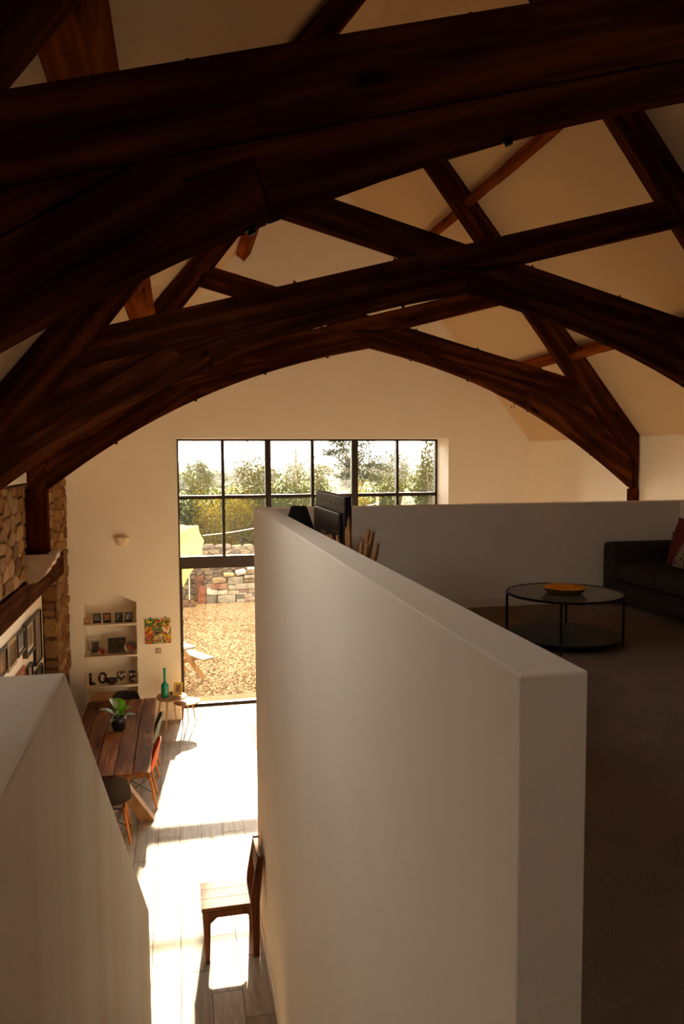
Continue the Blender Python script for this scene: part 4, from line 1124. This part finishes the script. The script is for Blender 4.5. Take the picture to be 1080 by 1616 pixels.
for (tx, ty, tz) in tips:
    b0 = Vector((r_.uniform(-.02, .02), r_.uniform(-.02, .02), 0.42)); tp = Vector((tx, ty, tz)); d = tp - b0
    MB().tube([b0, b0 + d * 0.66], 0.003, 6).build('stem', PAMP, pv)
    vs_ = []; fs_ = []
    q = MB().tube([b0 + d * 0.62, b0 + d * 0.70, b0 + d * 0.80, b0 + d * 0.92, b0 + d * 0.985, tp], [0.003, 0.009, 0.0135, 0.0125, 0.008, 0.001], 9)
    # fine barbs that make the plume feathery
    a_ = d.normalized().cross(Vector((1, 0, 0))).normalized(); c_ = d.normalized().cross(a_)
    for k in range(170):
        t = r_.uniform(0.64, 0.97); an = r_.uniform(0, 2 * PI); o_ = a_ * math.cos(an) + c_ * math.sin(an)
        p = b0 + d * t; e = p + o_ * r_.uniform(0.014, 0.026) + d.normalized() * r_.uniform(0.02, 0.05); s2 = d.normalized().cross(o_) * 0.002
        q.add([p - s2, p + s2, e], [(0, 1, 2)])
    q.build('plume', PAMP, pv, smooth=True)

# ------------------------------------------------------------------ yard outside
GZ = -0.10
GRAV, t_, b_ = newmat('gravel')
n_ = N(t_, 'ShaderNodeTexVoronoi', Scale=26.0)
t_.links.new(coords(t_), n_.inputs['Vector'])
sp_ = N(t_, 'ShaderNodeSeparateXYZ'); t_.links.new(n_.outputs['Color'], sp_.inputs[0])
t_.links.new(ramp(t_, sp_.outputs[0], [(0.0, lin(60, 39, 22)), (0.4, lin(84, 63, 39)), (0.75, lin(99, 78, 52)), (1.0, lin(116, 98, 72))]), b_.inputs['Base Color'])
b_.inputs['Roughness'].default_value = 0.9
b_.inputs['Specular IOR Level'].default_value = 0.05
bump(t_, b_, n_.outputs['Distance'], 1.0, 0.02)
struct(MB().box(-14, 18, YE + 0.7, 25.2, GZ - 0.3, GZ), 'ground', GRAV, 'golden gravel yard between the doors and the stone wall', 'ground')
rs = np.random.RandomState(4)
nP = 30000
px = rs.uniform(-1.2, 6.5, nP); py = 13.95 + (24.55 - 13.95) * rs.rand(nP); sz = rs.uniform(0.012, 0.03, nP)
base_v = np.array([(1, 0, 0), (0, 1, 0), (-1, 0, 0), (0, -1, 0), (0, 0, 0.75), (0.7, 0.7, 0.1), (-0.7, 0.7, -0.1)])[:5]
an = rs.rand(nP) * 2 * PI; ca_, sa_ = np.cos(an), np.sin(an)
ax = rs.uniform(0.7, 1.4, nP)
V = np.zeros((nP, 5, 3))
for i, bv in enumerate(base_v):
    x_ = bv[0] * ax + rs.uniform(-.2, .2, nP); y_ = bv[1] + rs.uniform(-.2, .2, nP)
    V[:, i, 0] = px + sz * (x_ * ca_ - y_ * sa_); V[:, i, 1] = py + sz * (x_ * sa_ + y_ * ca_); V[:, i, 2] = GZ - 0.002 + sz * (bv[2] + (rs.uniform(0, .35, nP) if i == 4 else 0))
idx = np.arange(nP)[:, None] * 5
T = np.concatenate([idx + np.array([[0, 1, 4]]), idx + np.array([[1, 2, 4]]), idx + np.array([[2, 3, 4]]), idx + np.array([[3, 0, 4]])])
gm = bpy.data.meshes.new('gravel'); gm.from_pydata(V.reshape(-1, 3).tolist(), [], T.tolist()); gm.update()
gm.materials.append(GRAV)
go = bpy.data.objects.new('gravel', gm); COL.objects.link(go)
tag(go, 'loose golden gravel stones covering the sunny yard', 'gravel', kind='stuff')

yw = struct(MB().box(-14, 18, 24.66, 25.1, GZ - 0.2, 1.50), 'wall_yard', MORTAR_OUT, 'old grey rubble stone wall at the back of the yard', 'wall')
rubble(yw, STONE_OUT, lambda u, v: ((u, 24.66, v), 0), -0.5, 3.3, GZ, 1.45, 0.3, 0.15, 0.05, 21)
r_ = random.Random(31); x = -0.6
while x < 9.5:
    w = r_.uniform(0.25, 0.6); h = r_.uniform(0.09, 0.17)
    o = bpy.data.objects.new('coping_stone', STONES_OUT[r_.randrange(6)]); COL.objects.link(o); o.parent = yw
    o.location = (x + w / 2, 24.84, 1.46 + h / 2); o.scale = (w, 0.22, h); o.rotation_euler = (0, r_.uniform(-.06, .06), 0)
    x += w + 0.01

# stacked reclaimed stones
def block_mat(name, col): return plain(name, tuple(0.27 * (0.75 * c + 0.25 * lin(*col)[1]) for c in lin(*col)), 0.9, noise=0.3, nscale=9, bmp=0.9, bscale=24, spec=0.0, bdist=0.02)
B_GREY, B_BEIGE, B_CREAM, B_WHITE, B_TAN, B_PEACH, B_RED, B_RUST, B_YEL = [block_mat(n, c) for n, c in (
    ('stone_grey', (112, 96, 72)), ('stone_beige', (176, 156, 122)), ('stone_cream', (204, 178, 134)), ('stone_white', (226, 210, 184)), ('stone_tan', (180, 144, 94)),
    ('stone_peach', (200, 156, 118)), ('brick_red', (170, 104, 70)), ('brick_rust', (138, 92, 68)), ('stone_yellow', (206, 170, 96)))]
def block(label, m, x0, x1, z0, z1, Y=23.75, dep=0.34, tilt=0.0, seed=0, name='building_stone', lean=0.0):
    r = random.Random(seed)
    w, h = (x1 - x0), (z1 - z0)
    nx, nz, ny = 4, 3, 2
    mb = MB().box(-w / 2, w / 2, 0, dep, 0, h)
    mb.v = [(x + r.uniform(-.06, .06) * min(w, h), y + r.uniform(-.03, .03), z + (r.uniform(-.07, .05) * h if z > 0 else r.uniform(-0.0, 0.02))) for x, y, z in mb.v]
    o = mb.build(name, m, bevel=min(w, h) * 0.13, seg=3, loc=((x0 + x1) / 2, Y + r.uniform(-.03, .03), z0), rot=(lean, tilt, r.uniform(-.06, .06)))
    return tag(o, label, 'stone', 'reclaimed stones stacked against the yard wall' if name == 'building_stone' else None)
blocks = [
 ('dark grey block at the left foot of the stone stack', B_GREY, 0.80, 1.15, -0.10, 0.15, 0), ('wide grey beige block at the foot of the stone stack beside the dark one', B_BEIGE, 1.16, 1.70, -0.10, 0.14, 0),
 ('grey block low in the stone stack right of the wide beige one', B_GREY, 1.73, 1.99, 0.0, 0.12, 0), ('small beige stone on the gravel at the stack foot', B_BEIGE, 1.75, 1.99, -0.10, -0.01, 0),
 ('squarish pinkish stone low at the right of the stack', B_PEACH, 2.0, 2.22, 0.03, 0.16, 0), ('flat pinkish stone on the gravel at the right of the stack', B_PEACH, 2.0, 2.32, -0.10, 0.02, 0),
 ('whitish wedge stone over the dark grey block', B_WHITE, 0.82, 1.14, 0.16, 0.33, 0.1), ('cream stone over the wide beige block, under the red brick', B_CREAM, 1.15, 1.47, 0.15, 0.30, 0),
 ('peach stone in the middle of the stack', B_PEACH, 1.49, 1.83, 0.15, 0.28, 0), ('small brown stone in the middle right of the stack', B_RUST, 1.85, 2.10, 0.21, 0.29, 0),
 ('tan stone at the right of the stack above the pinkish ones', B_TAN, 2.11, 2.34, 0.17, 0.29, 0), ('thin cream slip stone low in the stack', B_CREAM, 1.84, 2.07, 0.13, 0.20, 0),
 ('long red brick like block on the left of the stack', B_RED, 0.96, 1.46, 0.32, 0.51, -0.03), ('cream stone between the red block and the long beige block', B_CREAM, 1.49, 1.71, 0.29, 0.44, 0),
 ('long beige block in the middle right of the stack', B_BEIGE, 1.73, 2.31, 0.30, 0.48, -0.02), ('tan wedge stone on top of the red block', B_TAN, 1.01, 1.45, 0.52, 0.67, -0.07),
 ('big beige block near the top of the stack', B_BEIGE, 1.48, 1.95, 0.46, 0.70, 0), ('tan stone right of the big beige block', B_TAN, 1.97, 2.31, 0.50, 0.61, 0),
 ('rounded yellowish stone lying on the big beige block', B_YEL, 1.36, 1.68, 0.71, 0.80, 0), ('pale tilted stone near the top of the stack', B_WHITE, 1.76, 2.06, 0.75, 0.90, -0.2),
 ('cream stone under the top right of the stack', B_CREAM, 1.99, 2.32, 0.63, 0.74, -0.05), ('tan stone second from the top at the right of the stack', B_TAN, 2.09, 2.32, 0.75, 0.90, 0),
 ('whitish stone topmost of the stack', B_WHITE, 2.10, 2.34, 0.91, 1.04, 0)]
for i, (lb, m_, a, b, c, d, tl) in enumerate(blocks): block(lb, m_, a, b, c, d, tilt=tl, seed=i)
block('tall rust red slab standing behind the tilted pale stone', B_RUST, 1.76, 2.04, GZ, 1.02, Y=24.2, dep=0.12, seed=41, lean=-0.12)
block('tall rust brown slab leaning against the yard wall', B_RUST, 0.48, 0.74, GZ, 0.73, Y=24.12, dep=0.12, seed=42, name='leaning_slab', lean=-0.3, tilt=0.03)
block('shorter orange red slab leaning in front of the rust brown one', B_RED, 0.55, 0.80, GZ, 0.46, Y=23.72, dep=0.1, seed=43, name='leaning_slab', lean=-0.3, tilt=0.1)

# yellow parasol, tilted
ps = empty('parasol', 'tilted bright yellow garden parasol on a thin pole by the yard wall', 'parasol', (0.295, 23.45, GZ))
YEL, t_, b_ = newmat('yellow_canvas')
b_.inputs['Base Color'].default_value = (*lin(206, 172, 76), 1); b_.inputs['Roughness'].default_value = 0.9
tl_ = N(t_, 'ShaderNodeBsdfTranslucent'); tl_.inputs[0].default_value = (*lin(222, 190, 88), 1)
mx_ = N(t_, 'ShaderNodeMixShader'); mx_.inputs[0].default_value = 0.55
t_.links.new(b_.outputs[0], mx_.inputs[1]); t_.links.new(tl_.outputs[0], mx_.inputs[2]); t_.links.new(mx_.outputs[0], t_.nodes['Material Output'].inputs[0])
O_ = Vector((0.295, 23.45, GZ))
A_ = Vector((-0.25, 22.78, 2.02)) - O_
rim = [Vector(p) - O_ for p in ((0.0, 23.75, 2.40), (0.60, 23.55, 2.37), (0.76, 23.2, 1.93), (0.70, 22.95, 1.42), (0.10, 22.72, 0.62), (-0.62, 22.72, 0.62), (-1.22, 22.95, 1.42), (-0.98, 23.45, 2.2))]
for i in range(8):
    p, q = rim[i], rim[(i + 1) % 8]
    vs = []; fs = []; n = 8
    for a in range(n + 1):
        for b in range(n + 1):
            s = a / n; u = b / n
            e = p * (1 - u) + q * u
            e = e + (A_ - e) * 0.05 * math.sin(PI * u)
            c = A_ + (e - A_) * s
            vs.append(c + Vector((0, -0.10, 0.06)) * math.sin(PI * s) * 0.8)
    for a in range(n):
        for b in range(n):
            k = a * (n + 1) + b; fs.append((k, k + 1, k + n + 2, k + n + 1))
    MB().add(vs, fs).build('canopy_panel', YEL, ps, smooth=True)
    MB().tube([A_ + Vector((0, 0.03, -0.02)), (A_ + p) / 2 + Vector((0, -0.05, 0.03)), p], 0.006, 6).build('rib', DARKMETAL, ps)
POLE = plain('grey_pole', lin(150, 144, 136), 0.4, 0.6)
MB().tube([(0, 0, 0.03), (0, 0, 1.35)], 0.02, 12).tube([(0, 0, 1.35), A_], 0.018, 12).build('pole', POLE, ps)
MB().lathe([(0, 0), (0.19, 0), (0.19, 0.06), (0.17, 0.09), (0.035, 0.1), (0.035, 0.2), (0, 0.2)], 24).build('base', block_mat('base_stone', (128, 92, 70)), ps)
tag(MB().tube([(0.74, 23.9, 2.02), (1.6, 23.98, 2.085), (2.5, 24.05, 2.21), (4.5, 24.2, 2.52), (6.5, 24.3, 2.9), (6.5, 24.45, 3.0)], 0.009, 6).build('washing_line', plain('white_cord', lin(214, 206, 190), 0.7)), 'pale cord strung from the yellow parasol across the hedge', 'cord')
tag(MB().box(6.46, 6.54, 24.4, 24.48, GZ, 3.1).build('line_post', LEG_W), 'timber post holding the far end of the pale cord', 'post')

# picnic bench
pb = empty('picnic_bench', 'pale timber picnic bench standing on the gravel outside the doors', 'picnic bench', (0.304, 14.93, GZ), math.atan2(0.5, 0.85))
PINE = timber('weathered_pine', lin(100, 80, 56), lin(116, 96, 70), lin(128, 110, 84), 1, 0.75, 16)
PINE_L = timber('pine_leg', lin(112, 74, 38), lin(130, 92, 50), lin(142, 106, 62), 2, 0.7, 16)
for k in range(5): MB().box(-0.70 + k * 0.141, -0.70 + k * 0.141 + 0.134, 0, 1.5, 0.80, 0.84).build('top_board', PINE, pb, bevel=0.004)
for s in (0.14, -1.1):
    for k in range(2): MB().box(s + k * 0.135, s + k * 0.135 + 0.128, 0, 1.5, 0.51, 0.55).build('seat_board', PINE, pb, bevel=0.004)
for yy_ in (0.42, 1.08):
    for sx in (-1, 1):
        MB().bar((-0.35 + sx * 0.76, yy_, 0.045), (-0.35 + sx * 0.2, yy_, 0.80), 0.1, 0.042, up=(0, 1, 0)).build('leg', PINE_L, pb, bevel=0.004)
    MB().box(-1.1, 0.4, yy_ + 0.052, yy_ + 0.09, 0.41, 0.508).build('seat_bearer', PINE_L, pb, bevel=0.003)
    MB().box(-0.66, -0.04, yy_ + 0.052, yy_ + 0.09, 0.70, 0.798).build('top_bearer', PINE_L, pb, bevel=0.003)

# ------------------------------------------------------------------ planting and land beyond the wall
FIELD = plain('field_grass', lin(58, 68, 22), 0.95, noise=0.2, nscale=0.3, spec=0.05)
struct(MB().box(-400, 500, 25.12, 900, GZ - 0.4, GZ - 0.05), 'field', FIELD, 'flat green field reaching to the horizon', 'field')
hill = MB()
hp = []
for i in range(41):
    x = -300 + i * 25
    hp.append((x, max(2.0, 9 + 6 * math.sin(i * 0.31 + 1.1) + 3 * math.sin(i * 0.83))))
vs = []; fs = []
for i, (x, h) in enumerate(hp): vs += [(x, 560, GZ - 0.2), (x, 700, h), (x, 860, h * 0.6)]
for i in range(40):
    a = i * 3; fs += [(a, a + 3, a + 4, a + 1), (a + 1, a + 4, a + 5, a + 2)]
struct(hill.add(vs, fs), 'hill', plain('far_hill', lin(88, 98, 92), 1.0, noise=0.15, nscale=0.02), 'long low hill on the far horizon', 'hill', smooth=True)

def leaf_mat(name, col, tcol, tr=0.5):
    m, t, b = newmat(name)
    oi = t.nodes.new('ShaderNodeNewGeometry')
    hs = N(t, 'ShaderNodeHueSaturation'); hs.inputs['Color'].default_value = (*[0.36 * c for c in lin(*col)], 1)
    mr = N(t, 'ShaderNodeMapRange'); mr.inputs['To Min'].default_value = 0.6; mr.inputs['To Max'].default_value = 1.35
    t.links.new(oi.outputs['Random Per Island'], mr.inputs[0]); t.links.new(mr.outputs[0], hs.inputs['Value'])
    t.links.new(hs.outputs[0], b.inputs['Base Color']); b.inputs['Roughness'].default_value = 0.7; b.inputs['Specular IOR Level'].default_value = 0.0
    tl = N(t, 'ShaderNodeBsdfTranslucent'); tl.inputs[0].default_value = (*[0.33 * c for c in lin(*tcol)], 1)
    mx = N(t, 'ShaderNodeMixShader'); mx.inputs[0].default_value = tr
    t.links.new(b.outputs[0], mx.inputs[1]); t.links.new(tl.outputs[0], mx.inputs[2])
    t.links.new(mx.outputs[0], t.nodes['Material Output'].inputs[0])
    return m
L_OLIVE = leaf_mat('olive_leaf', (66, 66, 24), (100, 96, 22))
L_YELLOW = leaf_mat('yellow_leaf', (124, 106, 30), (178, 152, 34))
L_DARK = leaf_mat('dark_leaf', (38, 48, 27), (52, 64, 26), 0.35)
L_SAGE = leaf_mat('sage_leaf', (74, 76, 36), (102, 100, 36))
BARK = plain('bark', lin(92, 74, 56), 0.95, noise=0.3, nscale=12)
def plant(name, label, cat, x, y, h, rx, ry, m, n, leaf, seed, z0=0.3, layers=None, stems=7, upright=0.0, group=None):
    p = empty(name, label, cat, (x, y, GZ - 0.06), 0, group)
    r = np.random.RandomState(seed)
    K = max(14, n // 110)
    cen = []
    for k in range(K):
        if layers:
            zc = layers[k % len(layers)] * h + r.normal() * 0.03 * h; f = 1.0 - 0.5 * abs(layers[k % len(layers)] - 0.75)
            a = r.rand() * 2 * PI; q = math.sqrt(r.rand())
            cen.append((q * rx * f * math.cos(a), q * ry * f * math.sin(a), zc))
        else:
            u = r.normal(size=3); u /= np.linalg.norm(u); q = r.uniform(0.55, 1.0)
            zc = z0 * h + (h - z0 * h) * (0.5 + 0.5 * u[2] * q)
            s_ = (1.0 - upright * (zc / h)) 
            cen.append((u[0] * q * rx * s_, u[1] * q * ry * s_, zc))
    cen = np.array(cen)
    w = np.array([rx, ry, (h * (1 - z0)) / 2]) * 0.2
    if layers: w = np.array([rx * 0.2, ry * 0.2, h * 0.022])
    ci = r.randint(0, K, n)
    P = cen[ci] + r.normal(size=(n, 3)) * w
    P[:, 2] = np.clip(P[:, 2], 0.02, None)
    d1 = r.normal(size=(n, 3)); d1 /= np.linalg.norm(d1, axis=1)[:, None]
    d2 = np.cross(d1, r.normal(size=(n, 3))); d2 /= np.linalg.norm(d2, axis=1)[:, None]
    s = leaf * r.uniform(0.6, 1.3, n)[:, None]
    V = np.stack([P - d1 * s, P + d2 * s * 0.45, P + d1 * s, P - d2 * s * 0.45], 1).reshape(-1, 3)
    F = np.arange(n * 4).reshape(n, 4)
    me = bpy.data.meshes.new('foliage'); me.from_pydata(V.tolist(), [], F.tolist()); me.update(); me.materials.append(m)
    o = bpy.data.objects.new('foliage', me); COL.objects.link(o); o.parent = p; o['kind'] = 'stuff'
    st_ = MB(); rr = random.Random(seed)
    if layers or z0 > 0.25:
        st_.tube([(0, 0, 0), (rr.uniform(-.05, .05) * h, 0, h * 0.4), (rr.uniform(-.05, .05) * h, 0, h * 0.86)], [h * 0.022, h * 0.016, h * 0.004], 8)
    for k in range(stems):
        c = cen[rr.randrange(K)]
        b = Vector((0, 0, h * (0.3 + 0.35 * rr.random()))) if (layers or z0 > 0.25) else Vector((c[0] * 0.15, c[1] * 0.15, 0))
        c = Vector(c); st_.tube([b, (b + c) / 2 + Vector((0, 0, 0.06 * h)), c], [h * 0.008, h * 0.006, h * 0.002], 6)
    st_.build('stem', BARK, p)
    return p
plant('shrub', 'rounded olive shrub behind the yard wall at the left of the window', 'shrub', 1.05, 27.6, 3.7, 1.25, 0.9, L_OLIVE, 9000, 0.055, 1, 0.1)
plant('shrub', 'tall wispy sapling bush rising into the sky in the second pane', 'shrub', 2.75, 28.2, 5.05, 1.05, 0.8, L_OLIVE, 7500, 0.045, 2, 0.1, stems=34, upright=0.45)
plant('shrub', 'low bushy olive shrub at the foot of the wispy sapling', 'shrub', 2.75, 27.5, 3.5, 1.0, 0.6, L_OLIVE, 7500, 0.055, 22, 0.05)
plant('shrub', 'broad pale olive shrub in the third pane', 'shrub', 4.2, 28.4, 4.05, 1.2, 0.9, L_SAGE, 8000, 0.055, 3, 0.1, stems=14)
plant('shrub', 'bushy sage shrub left of the field gap', 'shrub', 5.3, 29.6, 4.15, 0.8, 0.7, L_OLIVE, 6000, 0.055, 4, 0.1)
plant('shrub', 'low yellow green shrub in front of the field gap', 'shrub', 6.3, 27.4, 3.3, 1.0, 0.8, L_YELLOW, 7000, 0.055, 5, 0.1)
plant('shrub', 'dense olive hedge bush under the umbrella shaped tree', 'shrub', 7.75, 28.0, 3.75, 1.1, 0.8, L_OLIVE, 9000, 0.055, 6, 0.1)
plant('shrub', 'dense olive hedge bush left of the pale sheeting', 'shrub', 9.0, 29.4, 3.85, 1.05, 0.8, L_OLIVE, 8500, 0.055, 7, 0.1)
plant('broadleaf_tree', 'leafy young tree at the right edge of the window', 'tree', 10.0, 28.2, 5.7, 0.8, 0.8, L_OLIVE, 6500, 0.06, 8, 0.15, stems=14)
plant('shrub', 'dark evergreen bush behind the yellow parasol', 'shrub', 0.15, 26.3, 3.25, 0.75, 0.6, L_DARK, 5000, 0.05, 9, 0.05)
plant('shrub', 'golden leaved shrub above the parasol against the dark bush', 'shrub', 1.05, 26.0, 3.05, 0.75, 0.5, L_YELLOW, 5500, 0.05, 10, 0.05)
plant('shrub', 'golden green shrub over the yard wall in the second pane', 'shrub', 2.1, 26.3, 3.1, 0.85, 0.6, L_YELLOW, 6000, 0.05, 11, 0.05)
plant('shrub', 'dark green shrub over the yard wall near the loft parapet corner', 'shrub', 3.3, 26.1, 3.05, 0.85, 0.6, L_DARK, 6000, 0.05, 12, 0.05)
plant('shrub', 'green shrub over the yard wall behind the black lamp shade', 'shrub', 4.6, 26.2, 3.1, 0.9, 0.6, L_OLIVE, 6000, 0.05, 13, 0.05)
plant('shrub', 'green shrub over the yard wall behind the television', 'shrub', 5.9, 26.2, 3.05, 0.9, 0.6, L_OLIVE, 6000, 0.05, 14, 0.05)
plant('shrub', 'dark shrub over the yard wall in the fifth pane', 'shrub', 7.2, 26.2, 3.0, 0.9, 0.6, L_DARK, 6000, 0.05, 15, 0.05)
plant('shrub', 'dark shrub over the yard wall below the pale sheeting', 'shrub', 8.4, 25.95, 2.9, 0.9, 0.5, L_DARK, 6000, 0.05, 16, 0.05)
plant('round_tree', 'small loose round tree far off at the left of the window', 'tree', 1.45, 55.0, 4.75, 0.95, 0.9, L_SAGE, 3500, 0.08, 17, 0.3)
plant('umbrella_tree', 'sparse flat layered tree standing against the sky across two panes', 'tree', 10.67, 45.0, 5.55, 1.9, 1.4, L_DARK, 5200, 0.075, 18, layers=(0.62, 0.74, 0.85, 0.97), stems=22)
plant('round_tree', 'small domed tree on the horizon left of the leafy young tree', 'tree', 26.4, 90.0, 5.1, 1.5, 1.4, L_SAGE, 3000, 0.14, 19, 0.2)
r_ = random.Random(77)
for k in range(11):
    yy_ = 112 + 6 * (k % 3) * 2; t = k / 10
    x = (0.01 + 0.36 * t) * yy_ + r_.uniform(-.3, .3)
    plant('far_tree', 'one of the small hazy trees in the line beyond the field', 'tree', x, yy_, r_.uniform(2.6, 3.6), r_.uniform(1.6, 2.2), 1.6, L_SAGE, 900, 0.3, 100 + k, 0.05, stems=2, group='hazy trees in the line beyond the field')
tag(MB().tube([(9.25, 60, GZ), (9.25, 60, 5.1)], [0.11, 0.08], 8).box(8.7, 9.8, 59.95, 60.05, 4.8, 4.88).build('telegraph_pole', BARK), 'thin wooden telegraph pole beyond the third pane shrubs', 'pole')
# pale sheeting
vs = []; fs = []; rr = random.Random(9)
nk, nl = 22, 8
for j in range(nl + 1):
    t = j / nl; z = 3.46 - 3.3 * t ** 1.1
    for k in range(nk):
        a = 2 * PI * k / nk; q = (0.03 + 0.95 * t ** 0.9) * (1 + 0.13 * math.sin(5 * a + j) + rr.uniform(-.05, .05))
        vs.append((q * math.cos(a) - 0.25 * (1 - t), q * 0.7 * math.sin(a), z + rr.uniform(-.03, .03)))
for j in range(nl):
    for k in range(nk): fs.append((j * nk + k, (j + 1) * nk + k, (j + 1) * nk + (k + 1) % nk, j * nk + (k + 1) % nk))
fs.append(tuple(range(nk - 1, -1, -1)))
tag(MB().add(vs, fs).build('pale_sheeting', plain('pale_sheet', lin(118, 108, 92), 0.9, noise=0.25, nscale=5, spec=0.0), loc=(8.55, 27.0, GZ - 0.1)), 'pale crumpled peaked sheeting among the bushes near the right end of the window', 'sheeting')

# ------------------------------------------------------------------ sunlit haze over the distant land
HZ = bpy.data.materials.new('haze'); HZ.use_nodes = True
t_ = HZ.node_tree; t_.nodes.remove(t_.nodes['Principled BSDF'])
v_ = N(t_, 'ShaderNodeVolumeScatter', Density=0.001, Anisotropy=0.2); v_.inputs['Color'].default_value = (1.0, 0.98, 0.94, 1)
t_.links.new(v_.outputs[0], t_.nodes['Material Output'].inputs['Volume'])
tag(MB().box(-150, 260, 40, 620, GZ, 45).build('outside_haze', HZ), 'thin sunlit haze hanging over the far fields', 'haze', kind='stuff')
